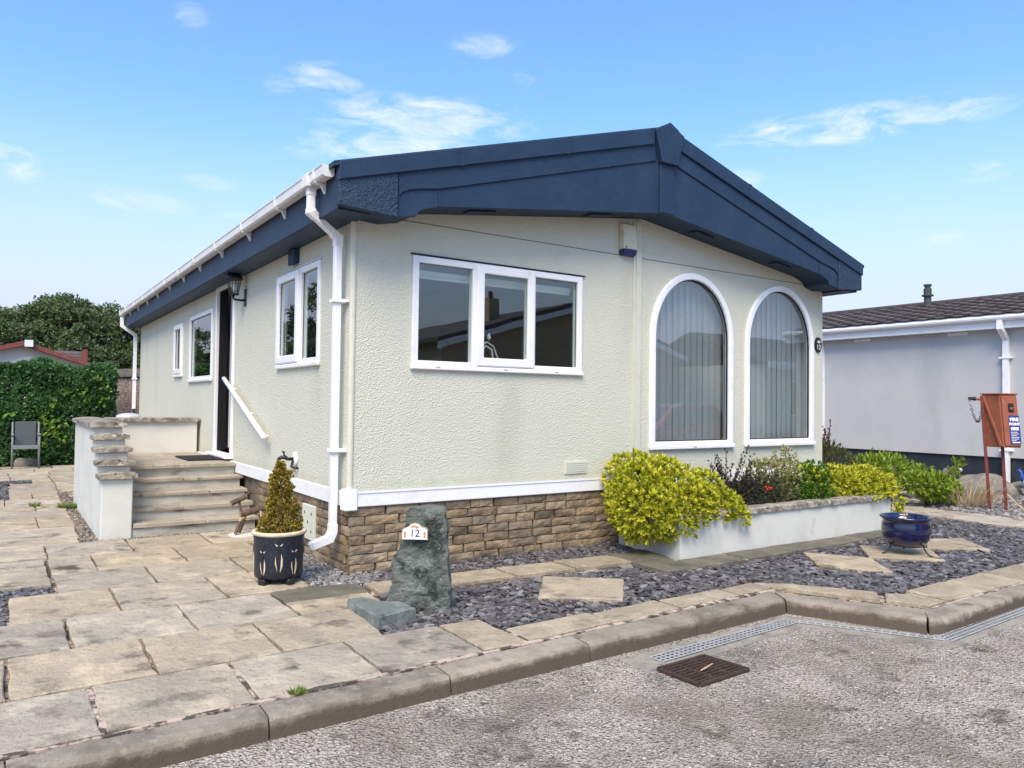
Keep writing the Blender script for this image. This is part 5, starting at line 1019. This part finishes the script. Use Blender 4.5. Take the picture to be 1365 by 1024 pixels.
# boulders and bird ornaments
def boulder(c, r, label, name='boulder', m=BOULD):
    bm = bmesh.new(); bmesh.ops.create_icosphere(bm, subdivisions=3, radius=1)
    V = [(c[0]+v.co.x*r[0]*(1+.22*mnoise.noise(v.co*1.7+Vector(c))), c[1]+v.co.y*r[1]*(1+.22*mnoise.noise(v.co*1.9+Vector(c))), c[2]+max(v.co.z, -.5)*r[2]*(1+.25*mnoise.noise(v.co*1.5+Vector(c)))) for v in bm.verts]
    bm.verts.index_update(); F = [tuple(v.index for v in f.verts) for f in bm.faces]; bm.free(); return tag(MB().add(V, F).build(name, m), label, 'boulder' if name == 'boulder' else 'stone')
boulder((10.55, .18, .02), (.55, .42, .30), 'wide weathered boulder behind the red legs of the fire box'); boulder((11.5, -.25, .0), (.5, .4, .26), 'second boulder under the blue and white bird ornament at the right')
for i, (x, y, s_) in enumerate(((9.6, -.95, .12), (9.9, -.75, .09), (9.25, -1.15, .07))): boulder((x, y, .0), (s_*1.3, s_, s_*.7), ('largest loose stone lying on the slate beyond the path', 'middle loose stone between the large one and the boulder', 'smallest loose stone nearest the path edge')[i], 'loose_stone')
bd = thing('bird_ornament', 'blue and white peacock ornament on the boulder at the right', 'ornament', (11.2, -.22, .2))
br_ = Vector((.41, -.91, 0)); bo = Vector((11.0, -.16, .14)); bp_ = lambda r_, z_: bo+br_*r_+Vector((0, 0, z_))
MB().tube([bp_(.04, .0), bp_(.10, .05), bp_(.22, .06), bp_(.36, .0), bp_(.55, -.08)], [.03, .085, .095, .075, .03], 12).build('body', BIRDW, bd, smooth=True)
MB().tube([bp_(.08, .06), bp_(.03, .14), bp_(.025, .20), bp_(.0, .225), bp_(-.035, .215)], [.05, .034, .026, .03, .006], 10).build('neck', BLUEB, bd, smooth=True)
for d_ in (-.01, .01, .03): MB().tube([bp_(.01, .245), bp_(.01+d_, .285)], .004, 4).build('crest', BLUEB, bd)
gb = thing('bird_ornament', 'small grey bird ornament with a pale head beside the leafy shoot', 'ornament', (9.55, .12, .2)); bo = Vector((9.5, .14, .36)); 
MB().tube([bp_(-.14, -.03), bp_(-.06, .0), bp_(.03, .02), bp_(.09, .03)], [.02, .075, .08, .04], 12).build('body', BOULD, gb, smooth=True); MB().tube([bp_(.08, .04), bp_(.12, .06), bp_(.15, .05)], [.035, .042, .01], 10).build('head', WHITEP, gb, smooth=True)
for q in (-.03, .02): MB().tube([bp_(q, -.05), bp_(q-.04, -.39)], .007, 5).build('leg', BLACKM, gb)

# ================================================================== PALE GREY NEIGHBOURING HOME
nb = thing('grey_home', 'pale grey rendered home with brown tiled roof and dark plinth on the right', 'house', (15.7, 5, 0)); NX = 12.67
def RS(y, z_, t=0): return (NX+t, y, z_)
holed_wall('side_wall', rc(-5, 15, .46, 2.80), [rc(4.32, 5.6, .5, 2.66)], RS, NEIGH, nb)
mbox(NX+.09, 18.7, -5, -4.9, -.1, 2.8).build('end_wall', NEIGH, nb); mbox(NX+.09, 18.7, 14.9, 15, -.1, 2.8).build('end_wall', NEIGH, nb); mbox(NX+.04, 18.7, -4.95, 14.95, -.1, .455).build('plinth', DARKPL, nb)
nfr = ring('window', rc(4.325, 5.6, .505, 2.655), rc(4.40, 5.52, .58, 2.58), RS, -.02, .06, UPVC, nb); pane(rc(4.395, 5.525, .575, 2.585), RS, .012, nfr)
mbox(NX-.22, NX-.20, -5.1, 15.1, 2.765, 2.93).build('fascia', UPVC, nb); mbox(NX-.20, NX+.1, -5.1, 15.1, 2.77, 2.79).build('soffit', UPVC, nb)
MB().tube([(NX-.27, -5.1, 2.955), (NX-.27, 15.1, 2.955)], .062, 12).build('gutter', UPVC, nb)
sq([(NX-.27, .70, 2.93), (NX-.27, .70, 2.76), (NX-.045, .70, 2.58), (NX-.045, .70, .02)], .042).build('downpipe', UPVC, nb); mbox(NX-.10, NX-.002, .60, .80, 2.23, 2.26).build('pipe_clip', UPVC, nb); mbox(NX-.10, NX-.002, .60, .80, .58, .61).build('pipe_clip', UPVC, nb)
for y_ in (1.55, 3.45): mbox(NX-.004, NX-.001, y_-.18, y_+.18, 2.70, 2.755).build('wall_vent', UPVC, nb)
ang = math.atan2(.765, 3.33); e0 = Vector((NX-.30, 0, 2.985)); us = Vector((math.cos(ang), 0, math.sin(ang))); un = Vector((-math.sin(ang), 0, math.cos(ang)))
nr = MB().prism([(NX-.30, -5.1, 2.95), (15.70, -5.1, 3.71), (15.70, -5.1, 3.75), (NX-.30, -5.1, 2.985)], [(NX-.30, 15.1, 2.95), (15.70, 15.1, 3.71), (15.70, 15.1, 3.75), (NX-.30, 15.1, 2.985)]).build('roof', TILE, nb)
MB().prism([(18.9, -5.1, 2.95), (15.70, -5.1, 3.71), (15.70, -5.1, 3.75), (18.9, -5.1, 2.985)], [(18.9, 15.1, 2.95), (15.70, 15.1, 3.71), (15.70, 15.1, 3.75), (18.9, 15.1, 2.985)]).build('rear_roof', TILE, nb)
TWd, TL = .33, .345; V = []; F = []; nw = 8
for k in range(2):
    for j in range(nw+1):
        t = j/nw; h = .012+.026*(.5+.5*math.cos(2*math.pi*t*1.0)); p = us*(TL*1.12*k)+un*(h+.034*(1-k)); V.append((p.x, -TWd/2+TWd*1.01*t, p.z)); q = us*(TL*1.12*k)+un*(h-.012+.022*(1-k)); V.append((q.x, -TWd/2+TWd*1.01*t, q.z))
for j in range(nw): a = j*2; b = (nw+1)*2+a; F += [(a, a+2, b+2, b), (a+1, a, a+2, a+3)]
t0 = MB().add(V, F).build('roof_tile', TILE, nr); tb = WL[t0].copy(); first = True
for row in range(9):
    for c_ in range(27):
        loc = tb+e0+us*(TL*row-.03)+Vector((0, -.95+TWd*c_, 0))
        if first: t0.location = loc-WL[nr]; WL[t0] = loc; first = False
        else: piece(t0, 'roof_tile', loc+un*random.uniform(-.003, .003), nr)
MB().tube([(15.69, -5.1, 3.755), (15.69, 15.1, 3.755)], .07, 10).build('ridge_capping', TILE, nb)
fl = MB().lathe([(.075, 3.4), (.075, 3.83), (.12, 3.835), (.125, 3.86), (.08, 3.88), (.085, 4.0), (.062, 4.01), (.062, 4.06), (.085, 4.065), (.085, 4.10), (.0, 4.11)], (14.9, 3.25, 0), 16).build('flue', mat('grey_green_metal', (.06, .075, .07), .6), nb)

# ================================================================== BACKGROUND ON THE LEFT
ch = thing('garden_chair', 'grey mesh garden armchair standing against the hedge', 'chair', (-1.83, 11.35, 0))
cx0, cx1, cyf, cyb = -2.06, -1.60, 11.12, 11.58
MB().add([(cx0+.05, cyf+.0, .405), (cx1-.05, cyf, .405), (cx1-.05, cyb-.05, .385), (cx0+.05, cyb-.05, .385), (cx0+.05, cyf, .425), (cx1-.05, cyf, .425), (cx1-.05, cyb-.05, .405), (cx0+.05, cyb-.05, .405)], [(3, 2, 1, 0), (4, 5, 6, 7), (0, 1, 5, 4), (1, 2, 6, 5), (2, 3, 7, 6), (3, 0, 4, 7)]).build('seat', MESHG, ch)
mbox(cx0+.03, cx1-.03, cyf-.02, cyf+.0, .36, .43).build('seat_rail', GREYCH2, ch, bevel=.006)
MB().prism([(cx0+.06, cyb-.08, .40), (cx1-.06, cyb-.08, .40), (cx1-.06, cyb-.055, .40), (cx0+.06, cyb-.055, .40)], [(cx0+.06, cyb+.02, .86), (cx1-.06, cyb+.02, .86), (cx1-.06, cyb+.045, .86), (cx0+.06, cyb+.045, .86)]).build('backrest', MESHG, ch, bevel=.008)
for x in (cx0+.02, cx1-.02):
    MB().tube([(x, cyf, 0), (x, cyf, .56), (x, cyf+.04, .60), (x, cyb-.02, .62)], .016, 8).build('leg', GREYCH2, ch, smooth=True); MB().tube([(x, cyb+.02, 0), (x, cyb-.07, .42), (x, cyb+.03, .85)], .016, 8).build('leg', GREYCH2, ch, smooth=True)
    mbox(x-.025, x+.025, cyf-.02, cyb-.02, .612, .636).build('armrest', GREYCH2, ch, bevel=.008)
for i, (x, y, s_) in enumerate(((-1.86, 11.75, .11), (-1.70, 11.8, .10))): boulder((x, y, .04), (s_*1.4, s_, s_), ('left rounded stone under the grey garden chair', 'right rounded stone under the grey garden chair')[i], 'loose_stone')
# clipped hedge with a paler climber
hg = thing('hedge', 'dense clipped green hedge along the end of the patio', 'hedge', (-3.2, 12.6, 0))
def box_leaves(n, x0, x1, y0, y1, z1, ln, wd):
    f = rng.random(n); X = rng.uniform(x0, x1, n); Y = rng.uniform(y0, y1, n); Z = rng.uniform(.0, z1, n)
    fr = f < .70; tp = (f >= .70) & (f < .88); rs = f >= .88; dep = rng.random(n)**2*.35
    wav = np.array([mnoise.fractal(Vector((x*1.1, z_*1.5, 2)), .8, 2.1, 4) for x, z_ in zip(X, Z)])*.17; wav2 = np.array([mnoise.fractal(Vector((x*1.6, 5, 2)), .8, 2.1, 4) for x in X])*.12
    Y = np.where(fr, y0+dep+wav, Y); Z = np.where(tp, z1-dep*.5+wav2, Z); X = np.where(rs, x1-dep+np.abs(wav), X); Z = np.minimum(Z, z1+wav2); up_ = np.where(tp, .9, .25)
    Nn = np.stack([np.where(rs, .8, 0), np.where(fr, -.8, -.1), up_], 1)+unit(n)*.5; Nn /= np.linalg.norm(Nn, axis=1, keepdims=True)
    g = np.array([mnoise.noise(Vector((x*2.6, y*2.6, z_*2.6))) for x, y, z_ in zip(X, Y, Z)]); k = (g > -.5) | (rng.random(n) < .5)
    return np.stack([X, Y, Z], 1)[k], Nn[k]
P, Nn = box_leaves(21000, -4.2, -.35, 12.1, 13.4, 1.98, .07, .05)
Pi = np.stack([rng.uniform(-4.2, -.55, 6000), rng.uniform(12.45, 13.1, 6000), rng.uniform(0, 1.85, 6000)], 1); P = np.concatenate([P, Pi]); Nn = np.concatenate([Nn, unit(6000)])
leaf_mesh('foliage', rosettes(P, Nn, 3, .085, .052, 1.0, .4), LHEDGE, hg)
hb = MB()
for k in range(40): x = random.uniform(-4.1, -.5); hb.tube([(x, 12.7, 0), (x+random.gauss(0, .15), 12.6, .9), (x+random.gauss(0, .3), 12.6, 1.8)], [.03, .02, .008], 5)
hb.build('stems', TWIG, hg)
cl = []
for x0, z0, dx, dz, n_ in ((-1.45, 1.20, .22, -.8, 26), (-1.25, 1.45, .8, -.2, 14), (-2.2, .95, .2, .1, 8), (-1.55, .95, .12, -.4, 18), (-.75, 1.85, .35, -.35, 14)):
    t = rng.random(n_); cl.append(np.stack([x0+dx*t+rng.normal(0, .06, n_), np.full(n_, 11.98)+rng.normal(0, .05, n_), z0+dz*t+rng.normal(0, .06, n_)], 1))
P = np.concatenate(cl); leaf_mesh('climber_foliage', rosettes(P, np.tile([0, -.8, .3], (len(P), 1)), 2, .10, .07, 1.0, .4), leafmat('climber_leaf', [(.11, .24, .035), (.20, .34, .05), (.32, .42, .07)], .28), hg)
# pebbledashed shed
sh = thing('pebbledash_shed', 'small brown pebbledash shed with a flat dark concrete roof beside the hedge', 'shed', (.62, 14.0, 0))
Rz = Matrix.Rotation(R(28), 3, 'Z'); MB().obox((.62, 14.15, .9), (1.25, 1.25, 1.8), Rz).build('wall', PDASH, sh); MB().obox((.62, 14.15, 1.86), (1.36, 1.36, .10), Rz).build('roof', CONC, sh, bevel=.01); MB().obox((.66, 14.2, 1.96), (1.15, 1.15, .10), Rz).build('roof_cap', CONC, sh, bevel=.01)
# red roofed bungalow beyond the hedge
rb = thing('red_roof_bungalow', 'white walled bungalow with red verge boards beyond the hedge', 'bungalow', (-1.7, 24, 0))
MB().prism([(-6.0, 22, 0), (.15, 22, 0), (.15, 22, 2.32), (-1.72, 22, 2.93), (-6.0, 22, 1.6)], [(-6.0, 27, 0), (.15, 27, 0), (.15, 27, 2.32), (-1.72, 27, 2.93), (-6.0, 27, 1.6)]).build('wall', WARMW, rb)
MB().prism([(-1.72, 21.7, 2.90), (.34, 21.7, 2.24), (.34, 21.7, 2.36), (-1.72, 21.7, 3.04)], [(-1.72, 27, 2.90), (.34, 27, 2.24), (.34, 27, 2.36), (-1.72, 27, 3.04)]).build('roof', REDTILE, rb); MB().prism([(-6.2, 21.7, 1.50), (-1.72, 21.7, 2.90), (-1.72, 21.7, 3.04), (-6.2, 21.7, 1.64)], [(-6.2, 27, 1.50), (-1.72, 27, 2.90), (-1.72, 27, 3.04), (-6.2, 27, 1.64)]).build('roof', REDTILE, rb)
rr2 = MB().prism([(-1.2, 23, 2.25), (.02, 23, 2.25), (.02, 24.4, 2.86), (-1.2, 24.4, 2.86)], [(-1.2, 23, 2.30), (.02, 23, 2.30), (.02, 24.4, 2.91), (-1.2, 24.4, 2.91)]).build('side_roof', REDTILE, rb)
for k in range(5): MB().prism([(-1.2, 23+.28*k, 2.31+.122*k), (.02, 23+.28*k, 2.31+.122*k), (.02, 23.3+.28*k, 2.43+.122*k), (-1.2, 23.3+.28*k, 2.43+.122*k)], [(-1.2, 23+.28*k, 2.35+.122*k), (.02, 23+.28*k, 2.35+.122*k), (.02, 23.3+.28*k, 2.445+.122*k), (-1.2, 23.3+.28*k, 2.445+.122*k)]).build('tile_course', TILE, rr2)
mbox(-.0, .10, 22.9, 24.4, 2.35, 2.92).build('roof_end', REDTILE, rb); mbox(-1.68, -1.46, 21.55, 21.69, 2.86, 3.06).build('floodlight', WHITEP, rb)
# trees
def tree(name, label, c, h, blobs, n, ln, seed):
    t = thing(name, label, 'tree', c, 'trees beyond the hedge')
    x, y, _ = c; MB().tube([(x, y, -.1), (x+.1, y, h*.3), (x-.1, y, h*.6), (x, y, h*.85)], [.24, .18, .12, .05], 8).build('trunk', BARK, t)
    lb = MB()
    for b in blobs: lb.tube([(x, y, h*.3), ((x+b[0])/2, (y+b[1])/2, h*.45), (b[0], b[1], b[2])], [.10, .07, .03], 6)
    lb.build('limbs', BARK, t)
    # clumps inside each bough, leaves inside each clump
    m_ = n//34; C, Nn = blob_pts(m_, blobs, .62); R_ = rng.uniform(.18, .42, m_)
    sel = rng.integers(0, m_, n); d = unit(n); d[:, 2] = d[:, 2]*.75+.18; P = C[sel]+d*(R_[sel]*rng.random(n)**.45)[:, None]
    keep = P[:, 2] > .6; P = P[keep]; N2 = (d+Nn[sel]*.6+[0, 0, .3])[keep]; N2 /= np.linalg.norm(N2, axis=1, keepdims=True)
    leaf_mesh('crown', rosettes(P, N2, 2, ln, ln*.55, 1.1, .5), LTREE, t)
tree('broadleaf_tree', 'broad leafy tree behind the red roofed bungalow', (-1.0, 33, 0), 5.7, [(-1.5, 32.5, 3.9, 1.5, 1.4, 1.15), (.1, 32.6, 4.5, 1.2, 1.2, 1.15), (-.2, 32.2, 3.0, 1.9, 1.4, 1.1), (-2.6, 32.6, 3.5, 1.2, 1.2, 1.2), (-.6, 32.6, 4.5, .9, 1, .95)], 22000, .16, 1)
tree('broadleaf_tree', 'leafy tree rising right beside the far end of the cream home', (2.2, 33.5, 0), 5.6, [(1.6, 33, 4.2, 1.2, 1.2, 1.3), (2.6, 33, 3.6, 1.4, 1.3, 1.5), (2.0, 32.6, 2.4, 1.7, 1.3, 1.2), (2.9, 33, 4.4, .9, 1, .85), (3.6, 33.2, 3.2, 1.3, 1.2, 1.3)], 19000, .16, 2)
tree('broadleaf_tree', 'leafy tree at the left edge of the photo', (-4.2, 33, 0), 5.2, [(-3.6, 32.6, 3.6, 1.4, 1.3, 1.35), (-4.8, 33, 3.7, 1.4, 1.3, 1.3), (-3.4, 32.4, 2.4, 1.5, 1.3, 1.2)], 12000, .16, 3)

# ================================================================== HOUSES ACROSS THE ROAD (seen in the window panes)
def bungalow(name, label, cx_, y0, wd, ln, ez, rz, wallm, roofm, gable=True, windows=()):
    t = thing(name, label, 'bungalow', (cx_, y0-ln/2, 0)); x0, x1 = cx_-wd/2, cx_+wd/2; y1 = y0-ln
    if gable:   # gable end towards the road
        MB().prism([(x0, y0, -.1), (x1, y0, -.1), (x1, y0, ez), (cx_, y0, rz-.12), (x0, y0, ez)], [(x0, y1, -.1), (x1, y1, -.1), (x1, y1, ez), (cx_, y1, rz-.12), (x0, y1, ez)]).build('wall', wallm, t)
        for s_ in (-1, 1):
            e = cx_+s_*(wd/2+.35); ze = ez-.35*(rz-ez)/(wd/2)
            MB().prism([(e, y0+.35, ze), (cx_, y0+.35, rz), (cx_, y0+.35, rz+.12), (e, y0+.35, ze+.12)], [(e, y1, ze), (cx_, y1, rz), (cx_, y1, rz+.12), (e, y1, ze+.12)]).build('roof', roofm, t)
            MB().prism([(e, y0+.38, ze-.2), (cx_, y0+.38, rz-.2), (cx_, y0+.38, rz-.01), (e, y0+.38, ze-.01)], [(e, y0+.352, ze-.2), (cx_, y0+.352, rz-.2), (cx_, y0+.352, rz-.01), (e, y0+.352, ze-.01)]).build('bargeboard', UPVC, t)
    else:
        mbox(x0, x1, y1, y0, -.1, ez).build('wall', wallm, t); ym = (y0+y1)/2
        for ya, s_ in ((y0+.35, 1), (y1-.35, -1)): MB().prism([(x0-.3, ya, ez-.05), (x0-.3, ym, rz), (x0-.3, ym, rz+.1), (x0-.3, ya, ez+.07)], [(x1+.3, ya, ez-.05), (x1+.3, ym, rz), (x1+.3, ym, rz+.1), (x1+.3, ya, ez+.07)]).build('roof', roofm, t)
        mbox(x0-.3, x1+.3, y0+.352, y0+.40, ez-.16, ez+.06).build('fascia', UPVC, t)
        mbox(x0-.02, x1+.02, y0+.001, y0+.03, -.1, .45).build('plinth', DARKPL, t)
    for (xa, xb, za, zb) in windows:
        f = ring('window', rc(xa, xb, za, zb), rc(xa+.07, xb-.07, za+.07, zb-.07), lambda x, z_, q=0: (x, y0-q, z_), -.04, .02, UPVC, t); pane(rc(xa+.07, xb-.07, za+.07, zb-.07), lambda x, z_, q=0: (x, y0-q, z_), -.014, f, DARKGL)
        mbox((xa+xb)/2-.03, (xa+xb)/2+.03, y0+.005, y0+.045, za+.07, zb-.07).build('mullion', UPVC, f)
    return t
DARKGL = mat('dark_glazing', (.03, .035, .04), .08, spec=.6)
b1 = bungalow('brick_bungalow', 'buff brick bungalow with white gable boards across the road', 13.3, -14, 9.6, 10, 3.2, 4.55, BUFF, TILE, True, [(9.5, 11.2, 1.0, 2.3), (14.6, 16.6, 1.0, 2.3)])
mbox(11.2, 11.6, -16.2, -15.8, 3.9, 4.85).build('chimney', BUFF, b1); MB().lathe([(.09, 4.85), (.075, 5.1), (.0, 5.11)], (11.4, -16.0, 0), 12).build('chimney_pot', REDTILE, b1)
bungalow('cream_bungalow', 'long cream park home with white windows across the road', 25.5, -10.5, 13.5, 6, 2.75, 3.9, WALL, TILE, False, [(20, 21.6, 1.0, 2.2), (22.6, 24.2, 1.0, 2.2), (26, 28, 1.0, 2.2), (29.3, 30.6, 1.0, 2.2)])
bungalow('grey_bungalow', 'cream rendered gabled home left of the brick bungalow across the road', 3.2, -17, 7, 10, 2.8, 3.8, WALL, NAVYR, True, [(1, 2.6, 1.0, 2.2), (4, 5.6, 1.0, 2.2)])
mbox(7.6, 8.0, -15.0, -14.6, -.1, 2.6).build('x', WALL) if False else None
# parked car
car = thing('parked_car', 'dark red hatchback parked across the road, mirrored in the arched window', 'car', (11.2, -7.6, -.1))
def carpt(x, z_, y): return (9.2+x, -7.6+y, -.1+z_)
body = [(0, .30), (.02, .62), (.12, .80), (.95, .92), (1.55, 1.38), (2.0, 1.46), (3.0, 1.44), (3.62, 1.05), (3.9, .98), (3.98, .60), (3.95, .28), (3.42, .24), (3.36, .42), (3.2, .56), (3.0, .56), (2.84, .42), (2.78, .24), (1.12, .24), (1.06, .42), (.9, .56), (.7, .56), (.54, .42), (.48, .26)]
MB().prism([carpt(x, z_, .82-(.16 if z_ > 1 else 0)) for x, z_ in body], [carpt(x, z_, -.82+(.16 if z_ > 1 else 0)) for x, z_ in body]).build('body', CARRED, car, bevel=.03, seg=2)
for nm, pts in (('side_window', [(1.12, .95), (1.62, 1.34), (2.05, 1.39), (2.05, .96)]), ('side_window', [(2.12, .96), (2.12, 1.39), (2.95, 1.37), (3.38, 1.04)])): MB().prism([carpt(x, z_, .83-(.13 if z_ > 1 else 0)) for x, z_ in pts], [carpt(x, z_, .80-(.13 if z_ > 1 else 0)) for x, z_ in pts]).build(nm, DARKGL, car)
MB().add([carpt(.98, .94, .6), carpt(1.54, 1.385, .55), carpt(1.54, 1.385, -.55), carpt(.98, .94, -.6)], [(0, 1, 2, 3)]).build('windscreen', DARKGL, car)
for x in (.80, 3.10):
    for y in (.72, -.72):
        wh = MB().tube([carpt(x, .30, y-.09), carpt(x, .30, y+.09)], .30, 20).build('wheel', TYRE, car); MB().tube([carpt(x, .30, y-.095), carpt(x, .30, y+.095)], .19, 16).build('rim', GALV, wh)
for y in (.55, -.55): MB().obox(carpt(.06, .68, y), (.10, .34, .12), Matrix.Identity(3)).build('headlight', WHITEP, car, bevel=.02)
# ornament in the kitchen window
orn = thing('window_ornament', 'curved white wire ornament standing behind the middle window pane', 'ornament', (1.40, .22, 1.585))
def oa(pts, r_): MB().tube([(x, .22, z_) for x, z_ in pts], r_, 6).build('wire', WHITEP, orn, smooth=True)
sx = lambda x: 1.40+(x-1.40)*1.02
oa([(1.29, 1.62), (1.285, 1.70), (1.31, 1.78), (1.37, 1.83), (1.43, 1.80), (1.45, 1.70), (1.44, 1.62)], .009); oa([(1.26, 1.76), (1.31, 1.83), (1.38, 1.865), (1.45, 1.83), (1.49, 1.74), (1.52, 1.70)], .007)
MB().lathe([(.0, -.02), (.02, 0), (.014, .03), (0, .05)], (1.40, .22, 1.90), 8).build('bead', WHITEP, orn); MB().lathe([(.035, 0), (.03, .03), (0, .04)], (1.29, .22, 1.587), 10).build('foot', WHITEP, orn); MB().lathe([(.035, 0), (.03, .03), (0, .04)], (1.44, .22, 1.587), 10).build('foot', WHITEP, orn)
tree('broadleaf_tree', 'tall leafy tree beyond the hedge left of the photo, seen in the side panes', (-9.5, 27, 0), 6.5, [(-9.5, 27, 4.2, 1.9, 1.7, 2.0), (-8.0, 27, 3.2, 1.6, 1.5, 1.6), (-11.2, 27, 3.4, 1.7, 1.5, 1.7)], 5000, .22, 4)
tree('broadleaf_tree', 'bushy tree left of the photo nearer than the others, seen in the casement panes', (-7.0, 17, 0), 5.0, [(-7, 17, 3.1, 1.6, 1.5, 1.6), (-8.6, 17.2, 2.6, 1.4, 1.4, 1.4), (-5.9, 17.2, 2.2, 1.2, 1.2, 1.2)], 5000, .18, 5)
